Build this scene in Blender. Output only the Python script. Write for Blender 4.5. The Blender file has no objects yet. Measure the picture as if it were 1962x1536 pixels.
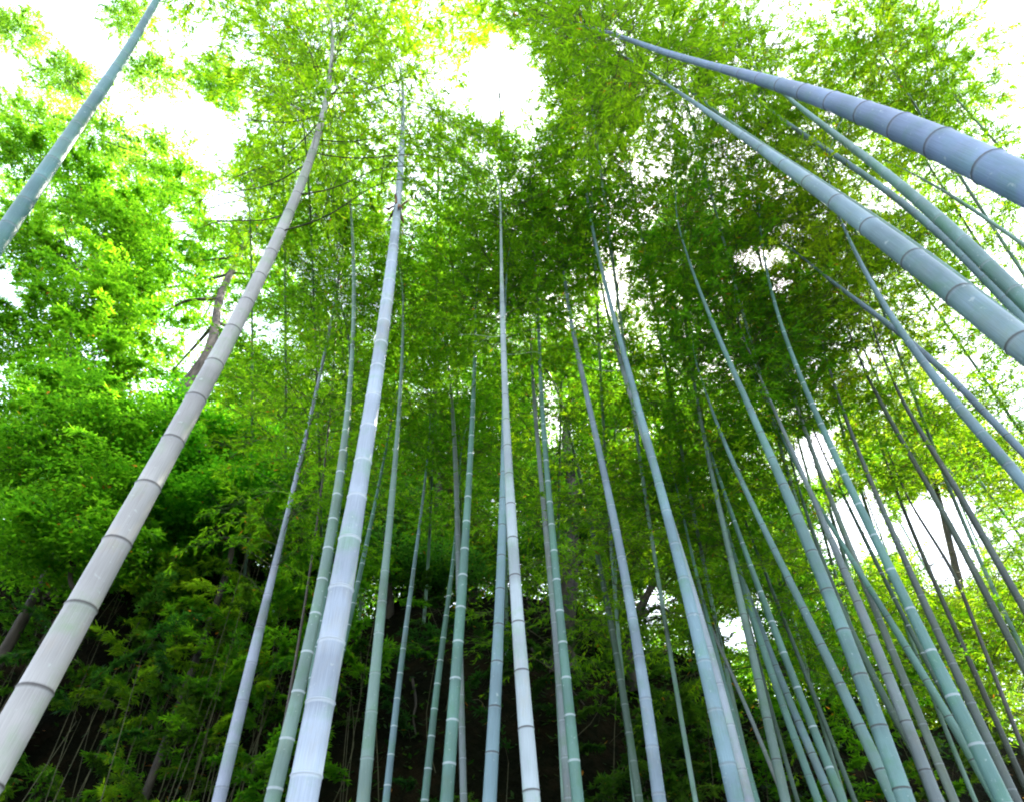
import bpy, math, random
import numpy as np
from mathutils import Vector
C = bpy.context.scene.collection
SC = bpy.context.scene
R = math.radians
rng = np.random.default_rng(7)
random.seed(7)

# ------------------------------------------------------------------ camera, sky, sun, exposure
PITCH, F, W, H = R(48), 1250.0, 1962.0, 1536.0
CAMZ = 1.5
cam_d = bpy.data.cameras.new('camera')
cam = bpy.data.objects.new('camera', cam_d)
C.objects.link(cam)
cam.location = (0, 0, CAMZ)
cam.rotation_euler = (R(90) + PITCH, 0, 0)
cam_d.sensor_width = 36
cam_d.lens = 36 * F / W
cam_d.clip_end = 2000
SC.camera = cam

SUN_EL, SUN_AZ = R(57), R(24)          # azimuth measured clockwise from +Y (the way the camera looks)
world = bpy.data.worlds.new("World")
SC.world = world
world.use_nodes = True
nt = world.node_tree
nt.nodes.clear()
out = nt.nodes.new('ShaderNodeOutputWorld')
bg = nt.nodes.new('ShaderNodeBackground')
sky = nt.nodes.new('ShaderNodeTexSky')
sky.sky_type = 'NISHITA'
sky.sun_disc = False
sky.sun_elevation = SUN_EL
sky.sun_rotation = SUN_AZ
sky.dust_density = 3.0
sky.air_density = 1.2
mixw = nt.nodes.new('ShaderNodeMixRGB')     # thin bright high cloud over the blue
mixw.inputs['Fac'].default_value = 0.55
mixw.inputs['Color2'].default_value = (7.6, 8.6, 10.0, 1)
nt.links.new(sky.outputs[0], mixw.inputs['Color1'])
nt.links.new(mixw.outputs[0], bg.inputs['Color'])
bg.inputs['Strength'].default_value = 0.115
nt.links.new(bg.outputs[0], out.inputs[0])

sun_d = bpy.data.lights.new('sun', 'SUN')
sun_d.energy = 5.0
sun_d.angle = R(0.5)
sun_d.color = (1.0, 0.93, 0.80)
sun = bpy.data.objects.new('sun', sun_d)
C.objects.link(sun)
sdir = Vector((math.sin(SUN_AZ) * math.cos(SUN_EL), math.cos(SUN_AZ) * math.cos(SUN_EL), math.sin(SUN_EL)))
sun.rotation_euler = sdir.to_track_quat('Z', 'Y').to_euler()

SC.view_settings.view_transform = 'Standard'
SC.view_settings.look = 'None'
SC.view_settings.exposure = 2.25
SC.view_settings.gamma = 1
SC.cycles.max_bounces = 7
SC.cycles.diffuse_bounces = 4
SC.cycles.transmission_bounces = 5
SC.cycles.glossy_bounces = 2
SC.cycles.sample_clamp_indirect = 6.0
SC.cycles.filter_width = 2.0

# ------------------------------------------------------------------ small maths
cP, sP = math.cos(PITCH), math.sin(PITCH)
def ray(px, py):
    """direction through a point of the photo, 1 m deep along the lens axis"""
    a, b = (px - W / 2) / F, (H / 2 - py) / F
    return np.array([a, cP - sP * b, sP + cP * b])
CAM = np.array([0, 0, CAMZ])
def at(px, py, depth):
    return CAM + ray(px, py) * depth
def at_y(px, py, y):
    r = ray(px, py)
    return CAM + r * (y / r[1])
def project(p):
    q = np.asarray(p, float) - CAM
    f = q[..., 1] * cP + q[..., 2] * sP
    u = -q[..., 1] * sP + q[..., 2] * cP
    f = np.where(f < 0.05, 0.05, f)
    return W / 2 + F * q[..., 0] / f, H / 2 - F * u / f, f
def sstep(a, b, x):
    t = np.clip((x - a) / (b - a), 0, 1)
    return t * t * (3 - 2 * t)
def nrm(v):
    return v / (np.linalg.norm(v, axis=-1, keepdims=True) + 1e-9)

def crest(x):
    return 8.6 + 1.3 * sstep(-2.5, -6.5, x) - 2.9 * sstep(0.5, 8.0, x) + 0.3 * np.sin(x * 0.9 + 1) + 0.15 * np.sin(x * 2.3)
def ground_h(x, y):
    x = np.asarray(x, float); y = np.asarray(y, float)
    foot = 8.6 + 0.35 * np.sin(x * 0.7)
    base = 0.06 * np.sin(x * 1.7 + y) * np.cos(y * 1.3) + 0.04 * np.clip(y, 0, 9)
    t = sstep(foot, foot + 4.2, y)
    r = crest(x) * t * (1 + 0.025 * np.sin(x * 3.1 + y * 2.2)) + base
    r = r + np.clip(y - (foot + 4.2), 0, 60) * 0.12
    return r

# ------------------------------------------------------------------ materials
def new_mat(name):
    m = bpy.data.materials.new(name)
    m.use_nodes = True
    n = m.node_tree
    n.nodes.clear()
    o = n.nodes.new('ShaderNodeOutputMaterial')
    return m, n, o
def N(n, t, **kw):
    x = n.nodes.new(t)
    for k, v in kw.items():
        setattr(x, k, v)
    return x
def mathn(n, op, a, b=None):
    x = N(n, 'ShaderNodeMath', operation=op)
    for i, v in enumerate((a, b)):
        if v is None: continue
        if isinstance(v, (int, float)): x.inputs[i].default_value = v
        else: n.links.new(v, x.inputs[i])
    return x.outputs[0]
def mixc(n, fac, a, b, mode='MIX'):
    x = N(n, 'ShaderNodeMixRGB', blend_type=mode)
    for i, v in zip(('Fac', 'Color1', 'Color2'), (fac, a, b)):
        if isinstance(v, (int, float)): x.inputs[i].default_value = v
        elif isinstance(v, tuple): x.inputs[i].default_value = v
        else: n.links.new(v, x.inputs[i])
    return x.outputs[0]

def leaf_material():
    m, n, o = new_mat('leaf')
    oi = N(n, 'ShaderNodeObjectInfo')
    at_ = N(n, 'ShaderNodeAttribute', attribute_name='tint')
    t = at_.outputs['Fac']
    hsv = N(n, 'ShaderNodeHueSaturation')
    n.links.new(oi.outputs['Color'], hsv.inputs['Color'])
    n.links.new(mathn(n, 'ADD', mathn(n, 'MULTIPLY', t, -0.045), 0.522), hsv.inputs['Hue'])
    n.links.new(mathn(n, 'ADD', mathn(n, 'MULTIPLY', t, 0.95), 0.55), hsv.inputs['Value'])
    dead = mathn(n, 'GREATER_THAN', t, 1.2)
    base = mixc(n, dead, mixc(n, 1.0, hsv.outputs[0], (1.25, 1.25, 1.25, 1), 'MULTIPLY'), (0.30, 0.13, 0.03, 1))
    trans = mixc(n, 1.0, base, (2.6, 2.35, 0.8, 1), 'MULTIPLY')
    pb = N(n, 'ShaderNodeBsdfPrincipled')
    pb.inputs['Roughness'].default_value = 0.5
    pb.inputs['Specular IOR Level'].default_value = 0.2
    n.links.new(base, pb.inputs['Base Color'])
    tr = N(n, 'ShaderNodeBsdfTranslucent')
    n.links.new(trans, tr.inputs['Color'])
    mx = N(n, 'ShaderNodeMixShader')
    mx.inputs[0].default_value = 0.6
    n.links.new(pb.outputs[0], mx.inputs[1]); n.links.new(tr.outputs[0], mx.inputs[2])
    n.links.new(mx.outputs[0], o.inputs[0])
    return m

def culm_material():
    m, n, o = new_mat('bamboo_skin')
    oi = N(n, 'ShaderNodeObjectInfo')
    uv = N(n, 'ShaderNodeUVMap')
    mp = N(n, 'ShaderNodeMapping'); mp.inputs['Scale'].default_value = (9, 1.2, 1)
    n.links.new(uv.outputs[0], mp.inputs[0])
    n1 = N(n, 'ShaderNodeTexNoise'); n1.inputs['Scale'].default_value = 6; n1.inputs['Detail'].default_value = 5
    n.links.new(mp.outputs[0], n1.inputs[0])
    geo = N(n, 'ShaderNodeTexCoord')
    n2 = N(n, 'ShaderNodeTexNoise'); n2.inputs['Scale'].default_value = 4.5; n2.inputs['Detail'].default_value = 6
    n2.inputs['Roughness'].default_value = 0.65
    n.links.new(geo.outputs['Object'], n2.inputs[0])
    n3 = N(n, 'ShaderNodeTexNoise'); n3.inputs['Scale'].default_value = 38; n3.inputs['Detail'].default_value = 4
    n.links.new(geo.outputs['Object'], n3.inputs[0])
    tone = N(n, 'ShaderNodeAttribute', attribute_name='tone').outputs['Fac']
    powder = N(n, 'ShaderNodeAttribute', attribute_name='powder').outputs['Fac']
    scar = N(n, 'ShaderNodeAttribute', attribute_name='scar').outputs['Fac']
    v = mathn(n, 'ADD', mathn(n, 'MULTIPLY', n1.outputs[0], 0.7), 0.65)
    v = mathn(n, 'MULTIPLY', v, mathn(n, 'ADD', mathn(n, 'MULTIPLY', tone, 0.42), 0.79))
    comb = N(n, 'ShaderNodeCombineColor')
    for i in range(3): n.links.new(v, comb.inputs[i])
    base = mixc(n, 1.0, oi.outputs['Color'], comb.outputs[0], 'MULTIPLY')
    # waxy bloom rubbed away in patches: greener where it is gone
    r1 = N(n, 'ShaderNodeValToRGB'); r1.color_ramp.elements[0].position = 0.50; r1.color_ramp.elements[1].position = 0.72
    n.links.new(n2.outputs[0], r1.inputs[0])
    green = mixc(n, 1.0, base, (0.60, 0.92, 0.52, 1), 'MULTIPLY')
    base = mixc(n, mathn(n, 'MULTIPLY', r1.outputs[0], 0.75), base, green)
    n4 = N(n, 'ShaderNodeTexNoise'); n4.inputs['Scale'].default_value = 2.1; n4.inputs['Detail'].default_value = 7; n4.inputs['Roughness'].default_value = 0.7
    mp4 = N(n, 'ShaderNodeMapping'); mp4.inputs['Location'].default_value = (7, 3, 1); mp4.inputs['Scale'].default_value = (1, 1, .6)
    n.links.new(geo.outputs['Object'], mp4.inputs[0]); n.links.new(mp4.outputs[0], n4.inputs[0])
    r4 = N(n, 'ShaderNodeValToRGB'); r4.color_ramp.elements[0].position = 0.54; r4.color_ramp.elements[1].position = 0.74
    n.links.new(n4.outputs[0], r4.inputs[0])
    base = mixc(n, mathn(n, 'MULTIPLY', r4.outputs[0], 0.8), base, mixc(n, 1.0, base, (1.15, .92, .62, 1), 'MULTIPLY'))
    # small lichen specks
    r2 = N(n, 'ShaderNodeValToRGB'); r2.color_ramp.elements[0].position = 0.66; r2.color_ramp.elements[1].position = 0.74
    n.links.new(n3.outputs[0], r2.inputs[0])
    base = mixc(n, mathn(n, 'MULTIPLY', r2.outputs[0], 0.35), base, (0.62, 0.66, 0.60, 1))
    base = mixc(n, powder, base, (0.74, 0.79, 0.82, 1))
    base = mixc(n, scar, base, (0.045, 0.035, 0.03, 1))
    pb = N(n, 'ShaderNodeBsdfPrincipled')
    n.links.new(base, pb.inputs['Base Color'])
    pb.inputs['Roughness'].default_value = 0.46
    pb.inputs['Specular IOR Level'].default_value = 0.4
    bp = N(n, 'ShaderNodeBump'); bp.inputs['Strength'].default_value = 0.12; bp.inputs['Distance'].default_value = 0.01
    n.links.new(n1.outputs[0], bp.inputs['Height']); n.links.new(bp.outputs[0], pb.inputs['Normal'])
    n.links.new(pb.outputs[0], o.inputs[0])
    return m

def bark_material(name, c1, c2, scale=9):
    m, n, o = new_mat(name)
    geo = N(n, 'ShaderNodeTexCoord')
    mp = N(n, 'ShaderNodeMapping'); mp.inputs['Scale'].default_value = (1, 1, 0.3)
    n.links.new(geo.outputs['Object'], mp.inputs[0])
    n1 = N(n, 'ShaderNodeTexNoise'); n1.inputs['Scale'].default_value = scale; n1.inputs['Detail'].default_value = 8
    n.links.new(mp.outputs[0], n1.inputs[0])
    rp = N(n, 'ShaderNodeValToRGB')
    rp.color_ramp.elements[0].position = 0.35; rp.color_ramp.elements[0].color = c1
    rp.color_ramp.elements[1].position = 0.68; rp.color_ramp.elements[1].color = c2
    n.links.new(n1.outputs[0], rp.inputs[0])
    pb = N(n, 'ShaderNodeBsdfPrincipled'); pb.inputs['Roughness'].default_value = 0.85
    n.links.new(rp.outputs[0], pb.inputs['Base Color'])
    bp = N(n, 'ShaderNodeBump'); bp.inputs['Strength'].default_value = 0.7; bp.inputs['Distance'].default_value = 0.03
    n.links.new(n1.outputs[0], bp.inputs['Height']); n.links.new(bp.outputs[0], pb.inputs['Normal'])
    n.links.new(pb.outputs[0], o.inputs[0])
    return m

M_LEAF = leaf_material()
M_CULM = culm_material()
M_BARK = bark_material('bark', (0.05, 0.035, 0.025, 1), (0.20, 0.15, 0.11, 1))
M_BARK_DARK = bark_material('dark_bark', (0.018, 0.014, 0.010, 1), (0.085, 0.065, 0.045, 1))
M_TWIG = bark_material('twig', (0.05, 0.05, 0.02, 1), (0.12, 0.11, 0.05, 1), 20)
M_TWIG_PALE = bark_material('pale_twig', (0.40, 0.42, 0.40, 1), (0.60, 0.62, 0.60, 1), 20)
def soil_material():
    m, n, o = new_mat('forest_soil')
    geo = N(n, 'ShaderNodeTexCoord')
    n1 = N(n, 'ShaderNodeTexNoise'); n1.inputs['Scale'].default_value = 1.7; n1.inputs['Detail'].default_value = 10; n1.inputs['Roughness'].default_value = .7
    n2 = N(n, 'ShaderNodeTexVoronoi'); n2.inputs['Scale'].default_value = 7
    n3 = N(n, 'ShaderNodeTexNoise'); n3.inputs['Scale'].default_value = 24; n3.inputs['Detail'].default_value = 6
    for x in (n1, n2, n3): n.links.new(geo.outputs['Object'], x.inputs['Vector'])
    rp = N(n, 'ShaderNodeValToRGB'); e = rp.color_ramp.elements
    e[0].position = .38; e[0].color = (.004, .0035, .002, 1); e[1].position = .62; e[1].color = (.030, .017, .008, 1)
    x = e.new(.5); x.color = (.010, .008, .004, 1)
    n.links.new(n1.outputs[0], rp.inputs[0])
    col = mixc(n, mathn(n, 'MULTIPLY', n3.outputs[0], .7), rp.outputs[0], (.012, .016, .005, 1))
    pb = N(n, 'ShaderNodeBsdfPrincipled'); pb.inputs['Roughness'].default_value = .95; pb.inputs['Specular IOR Level'].default_value = .05
    n.links.new(col, pb.inputs['Base Color'])
    hh = mathn(n, 'ADD', mathn(n, 'MULTIPLY', n1.outputs[0], 2.0), mathn(n, 'ADD', n2.outputs[0], n3.outputs[0]))
    bp = N(n, 'ShaderNodeBump'); bp.inputs['Strength'].default_value = 1.0; bp.inputs['Distance'].default_value = .12
    n.links.new(hh, bp.inputs['Height']); n.links.new(bp.outputs[0], pb.inputs['Normal'])
    n.links.new(pb.outputs[0], o.inputs[0])
    return m
M_SOIL = soil_material()
M_ROCK = bark_material('rock', (0.02, 0.02, 0.018, 1), (0.09, 0.085, 0.075, 1), 4)
M_SHEATH = bark_material('sheath', (0.13, 0.05, 0.02, 1), (0.42, 0.24, 0.12, 1), 40)

# ------------------------------------------------------------------ mesh helpers
def mesh_from(name, V, Fq, mats, attrs=None, mat_idx=None, smooth=False, uv=None):
    """V (n,3); Fq (m,4) quads"""
    me = bpy.data.meshes.new(name)
    V = np.ascontiguousarray(V, dtype=np.float32); Fq = np.ascontiguousarray(Fq, dtype=np.int32)
    me.vertices.add(len(V)); me.vertices.foreach_set('co', V.ravel())
    k = Fq.shape[1]
    me.loops.add(Fq.size); me.loops.foreach_set('vertex_index', Fq.ravel())
    me.polygons.add(len(Fq))
    me.polygons.foreach_set('loop_start', np.arange(len(Fq), dtype=np.int32) * k)
    for m in mats: me.materials.append(m)
    if mat_idx is not None: me.polygons.foreach_set('material_index', mat_idx.astype(np.int32))
    if smooth: me.polygons.foreach_set('use_smooth', np.ones(len(Fq), dtype=bool))
    me.update(calc_edges=True)
    for an, (dom, val) in (attrs or {}).items():
        a = me.attributes.new(an, 'FLOAT', dom)
        a.data.foreach_set('value', np.ascontiguousarray(val, dtype=np.float32))
    if uv is not None:
        l = me.uv_layers.new(name='UVMap')
        l.data.foreach_set('uv', np.ascontiguousarray(uv[Fq.ravel()], dtype=np.float32).ravel())
    return me

def link(name, me, parent=None, loc=None):
    o = bpy.data.objects.new(name, me)
    C.objects.link(o)
    if parent is not None: o.parent = parent
    if loc is not None: o.location = loc
    return o
def thing(name, label, cat, loc, group=None):
    o = bpy.data.objects.new(name, None)
    o.empty_display_size = 0.2
    C.objects.link(o)
    o.location = tuple(float(v) for v in loc)
    o['label'] = label; o['category'] = cat
    if group: o['group'] = group
    return o

def tube_arrays(pts, rad, sides=8, cap=True):
    """one open tube along pts"""
    pts = np.asarray(pts, float); rad = np.asarray(rad, float)
    T = np.gradient(pts, axis=0); T = nrm(T)
    ref = np.array([0.31, 0.95, 0.05]) if abs(T[0, 2]) > 0.6 else np.array([0, 0, 1.0])
    A = nrm(np.cross(T, ref)); B = np.cross(T, A)
    th = np.linspace(0, 2 * np.pi, sides, endpoint=False)
    V = pts[:, None] + rad[:, None, None] * (np.cos(th)[None, :, None] * A[:, None] + np.sin(th)[None, :, None] * B[:, None])
    n = len(pts)
    i = np.arange(n - 1)[:, None] * sides; j = np.arange(sides)[None]
    j2 = (j + 1) % sides
    Fq = np.stack([i + j, i + j2, i + sides + j2, i + sides + j], -1).reshape(-1, 4)
    return V.reshape(-1, 3), Fq
def merge(parts):
    Vs, Fs, o = [], [], 0
    for V, Fq in parts:
        Vs.append(V); Fs.append(Fq + o); o += len(V)
    return np.concatenate(Vs), np.concatenate(Fs)

def leaf_quads(base, d, nrm_, L, Wd):
    """narrow pointed blades: base, left, tip, right"""
    side = nrm(np.cross(nrm_, d))
    mid = base + d * (L * 0.42)[:, None]
    up = nrm_ * (L * 0.05)[:, None]
    V = np.stack([base, mid + side * (Wd / 2)[:, None] - up, base + d * L[:, None] - up * 2.2, mid - side * (Wd / 2)[:, None] - up], 1)
    n = len(base)
    Fq = np.arange(n * 4).reshape(n, 4)
    return V.reshape(-1, 3), Fq

def curve_pts(ctrl, n):
    ctrl = np.asarray(ctrl, float); m = len(ctrl)
    t = np.linspace(0, m - 1, n); out_ = []
    for v in t:
        i = min(int(v), m - 2); f = v - i
        p0, p1, p2, p3 = ctrl[max(i - 1, 0)], ctrl[i], ctrl[i + 1], ctrl[min(i + 2, m - 1)]
        out_.append(0.5 * ((2 * p1) + (-p0 + p2) * f + (2 * p0 - 5 * p1 + 4 * p2 - p3) * f * f + (-p0 + 3 * p1 - 3 * p2 + p3) * f ** 3))
    return np.array(out_)

# ------------------------------------------------------------------ leafy branch templates
def branch_template(seed, L=1.6, twigs=30, lpt=11, leaf=0.078, lw=0.0145, droop=0.55):
    """A bamboo branch along +X rising a little then drooping. Returns the leaf arrays and the stems."""
    r = np.random.default_rng(seed)
    n = 9
    s = np.linspace(0, 1, n)
    P = np.stack([s * L, 0.06 * np.sin(s * 5 + r.uniform(0, 6)) * s * L, L * (0.34 * s - droop * s ** 2.2)], 1)
    stems = [tube_arrays(P, np.linspace(0.0055, 0.0012, n), 3)]
    bs, ds, ns, tw, ls = [], [], [], [], []
    for k in range(twigs):
        f = 0.14 + 0.86 * (k + r.uniform(0, 1)) / twigs
        p0 = np.array([np.interp(f, s, P[:, c]) for c in range(3)])
        a = r.uniform(-1.3, 1.3)
        tl = r.uniform(0.14, 0.42) * (1.15 - 0.5 * f)
        dirv = nrm(np.array([math.cos(a), math.sin(a), r.uniform(-0.35, 0.35)]))
        q = np.linspace(0, 1, 4)
        TP = p0 + dirv * (q * tl)[:, None] + np.array([0, 0, -0.35 * tl]) * (q ** 2)[:, None]
        stems.append(tube_arrays(TP, np.linspace(0.0022, 0.0009, 4), 3))
        m = int(r.integers(lpt - 3, lpt + 4))
        ff = r.uniform(0.35, 1.0, m)
        b = np.stack([np.interp(ff, q, TP[:, c]) for c in range(3)], 1)
        ang = a + r.normal(0, 0.75, m)
        dd = nrm(np.stack([np.cos(ang), np.sin(ang), r.normal(-0.42, 0.32, m)], 1))
        nn = nrm(np.stack([r.normal(0, 0.45, m), r.normal(0, 0.45, m), np.ones(m)], 1))
        nn = nrm(nn - dd * np.sum(nn * dd, 1)[:, None])
        bs.append(b); ds.append(dd); ns.append(nn); tw.append(np.full(m, k)); ls.append(leaf * r.uniform(0.6, 1.25, m))
    sv, sf = merge(stems)
    return dict(b=np.concatenate(bs), d=np.concatenate(ds), n=np.concatenate(ns), t=np.concatenate(tw),
                l=np.concatenate(ls), w=lw / leaf, sv=sv, sf=sf, nt=twigs)
TEMPL = [branch_template(100 + i) for i in range(14)]
TEMPL_BIG = [branch_template(300 + i, L=1.8, twigs=28, lpt=12, leaf=0.125, lw=0.024, droop=0.6) for i in range(10)]

# openings in the canopy, seen from the path, where no twig has grown: (x, y, rx, ry, how empty)
GAPS = [(385, 680, 26, 62, .8), (425, 600, 20, 30, .6), (250, 745, 40, 20, .5), (960, 150, 75, 75, 1.0), (885, 165, 60, 45, .8), (1005, 215, 45, 45, .8), (395, 270, 55, 62, .97), (300, 200, 80, 45, .7),
        (428, 388, 42, 34, .95), (205, 160, 45, 28, .5), (1290, 205, 55, 55, .7), (1400, 300, 60, 42, .6), (1235, 320, 40, 34, .65),
        (1450, 495, 50, 22, .9), (1495, 545, 20, 20, .9), (1700, 385, 55, 30, .75), (1175, 560, 26, 50, .9), (1045, 770, 22, 55, .85),
        (1075, 835, 26, 26, .7), (1560, 870, 50, 44, 1.0), (1640, 1010, 66, 62, 1.3), (1795, 1015, 74, 66, 1.3), (1810, 1085, 58, 48, 1.2),
        (1590, 1035, 38, 34, 1.2), (1395, 1212, 44, 28, 1.5), (1250, 1158, 36, 36, 1.4), (1465, 1190, 34, 28, 1.1), (1455, 1145, 20, 26, .7),
        (1760, 1180, 22, 28, .6), (290, 580, 30, 26, .4), (515, 640, 24, 20, .8), (280, 765, 26, 28, .4), (1670, 560, 60, 40, .35),
        (1610, 640, 60, 36, .4), (1680, 690, 55, 30, .5), (1800, 740, 45, 36, .5), (1390, 705, 34, 26, .6), (640, 175, 30, 30, .3),
        (800, 210, 26, 40, .6), (340, 640, 44, 50, .2), (1375, 385, 30, 40, .6), (1515, 455, 30, 24, .6), (1130, 215, 20, 26, .4),
        (1620, 250, 40, 20, .3), (1340, 330, 44, 40, .45), (960, 985, 40, 26, .35), (480, 180, 24, 30, .35), (1740, 1010, 30, 60, .5),
        (1210, 640, 20, 24, .2), (800, 760, 22, 16, .5), (905, 580, 24, 18, .6), (1700, 820, 22, 20, .4), (880, 750, 18, 14, .5)]
_g = np.array(GAPS)
def keep_mask(P, r=None, soft=1.0):
    """which of these twigs survive the openings"""
    r = r or rng
    px, py, f = project(P)
    nz = np.sin(px * .061 + 2.1 * np.sin(py * .047)) * np.sin(py * .071 + 1.7 * np.sin(px * .039)) + .6 * np.sin(px * .15 + 1.5 * np.sin(py * .13)) * np.sin(py * .17 + px * .03)
    # the crowns are looser towards the sky at the top and at both upper corners
    loose = .20 * sstep(620, 260, py) * sstep(300, 620, px) + .10 * sstep(600, 200, py) + .10 * sstep(1200, 1500, px) * sstep(1000, 600, py)
    e = loose * np.clip(.75 + .9 * nz, 0, 1.9)
    e = np.minimum(e, .97)
    for gx, gy, rx, ry, s in GAPS:
        d2 = (((px - gx) / rx) ** 2 + ((py - gy) / ry) ** 2) * (1 + .45 * nz)
        e = np.maximum(e, s * np.clip(1.75 - d2, 0, 1) * soft)
    return r.uniform(0, 1, len(px)) > e

def place_branches(specs, templ, thin=1.0, gap=1.0, lscale=1.0):
    """specs: (origin, azimuth, lift, scale). -> mesh data of leaves + stems in world space"""
    LB, LD, LN, LL, LW, TI = [], [], [], [], [], []
    stems = []
    for (o, az, lift, sc) in specs:
        t = templ[int(rng.integers(len(templ)))]
        ca, sa, cl, sl = math.cos(az), math.sin(az), math.cos(lift), math.sin(lift)
        flip = 1 if rng.random() < .5 else -1
        Rm = np.array([[ca * cl, -sa * flip, -ca * sl], [sa * cl, ca * flip, -sa * sl], [sl, 0, cl]])
        b = t['b'] @ Rm.T * sc + o
        d = t['d'] @ Rm.T; nn = t['n'] @ Rm.T
        cen = np.zeros((t['nt'], 3)); cnt = np.zeros(t['nt'])
        np.add.at(cen, t['t'], b); np.add.at(cnt, t['t'], 1)
        cen /= np.maximum(cnt, 1)[:, None]
        kt = rng.random(t['nt']) < thin
        if gap > 0: kt &= keep_mask(cen, soft=gap)
        k = kt[t['t']]
        if not k.any(): continue
        LB.append(b[k]); LD.append(d[k]); LN.append(nn[k]); l = t['l'][k] * (0.75 + 0.25 * sc) * lscale
        LL.append(l); LW.append(l * t['w'])
        ti = rng.uniform(0, 1) * 0.45 + rng.uniform(0, 0.55, k.sum())
        ti[rng.random(len(ti)) < 0.005] = 1.6
        TI.append(ti)
        if kt.mean() > 0.25:
            stems.append((t['sv'] @ Rm.T * sc + o, t['sf']))
    if not LB: return None
    LV, LF = leaf_quads(np.concatenate(LB), nrm(np.concatenate(LD)), nrm(np.concatenate(LN)), np.concatenate(LL), np.concatenate(LW))
    TI = np.concatenate(TI)
    if stems:
        SV, SF = merge(stems)
        V = np.concatenate([LV, SV]); Fq = np.concatenate([LF, SF + len(LV)])
        mi = np.concatenate([np.zeros(len(LF)), np.ones(len(SF))]); ti = np.concatenate([TI, np.full(len(SF), .5)])
    else:
        V, Fq, mi, ti = LV, LF, np.zeros(len(LF)), TI
    return V, Fq, mi, ti
def foliage_object(arr, parent, color, twig=None, name='foliage'):
    V, Fq, mi, ti = arr
    o0 = np.array(parent.location)
    me = mesh_from(name, V - o0, Fq, [M_LEAF, twig or M_TWIG], {'tint': ('FACE', ti)}, mi)
    o = link(name, me, parent)
    o.color = (*color, 1)
    return o

# ------------------------------------------------------------------ setting: ground + bank
def build_ground():
    xs = np.concatenate([np.linspace(-900, -32, 14), np.linspace(-30, 30, 181), np.linspace(32, 900, 14)])
    ys = np.concatenate([np.linspace(-900, -12, 14), np.linspace(-10, 7, 35), np.linspace(7.2, 16, 90), np.linspace(16.5, 40, 30), np.linspace(45, 900, 14)])
    X, Y = np.meshgrid(xs, ys, indexing='ij')
    Z = ground_h(np.clip(X, -40, 40), np.clip(Y, -20, 60))
    rr = (Y > 8) & (Y < 18) & (np.abs(X) < 31)
    nz = 0.11 * np.sin(X * 5.1 + 2 * np.sin(Y * 3.7)) * np.sin(Y * 6.3 + X) + rng.normal(0, 0.035, X.shape)
    Z = Z + np.where(rr, nz, 0)
    V = np.stack([X, Y, Z], -1).reshape(-1, 3)
    nx, ny = len(xs), len(ys)
    i = np.arange(nx - 1)[:, None] * ny; j = np.arange(ny - 1)[None]
    Fq = np.stack([i + j, i + ny + j, i + ny + j + 1, i + j + 1], -1).reshape(-1, 4)
    o = link('ground', mesh_from('ground', V, Fq, [M_SOIL], smooth=True))
    o['kind'] = 'structure'; o['label'] = 'dark soil of the grove floor rising into a steep bank'
build_ground()

# ------------------------------------------------------------------ bamboo culms traced through the grove
BEIGE = (0.54, 0.50, 0.46); WHITE = (0.55, 0.62, 0.72); TEAL = (0.16, 0.32, 0.26); SLATE = (0.20, 0.29, 0.46)
PALE = (0.40, 0.52, 0.56); SAGE = (0.24, 0.36, 0.30); BLUE = (0.26, 0.40, 0.44); GREY = (0.27, 0.32, 0.32); DARK = (0.10, 0.17, 0.12)
BROWN = (0.10, 0.065, 0.045)
L1 = (0.098, 0.205, 0.009); L2 = (0.066, 0.170, 0.008); L3 = (0.050, 0.155, 0.009); L4 = (0.125, 0.210, 0.010)
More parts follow.
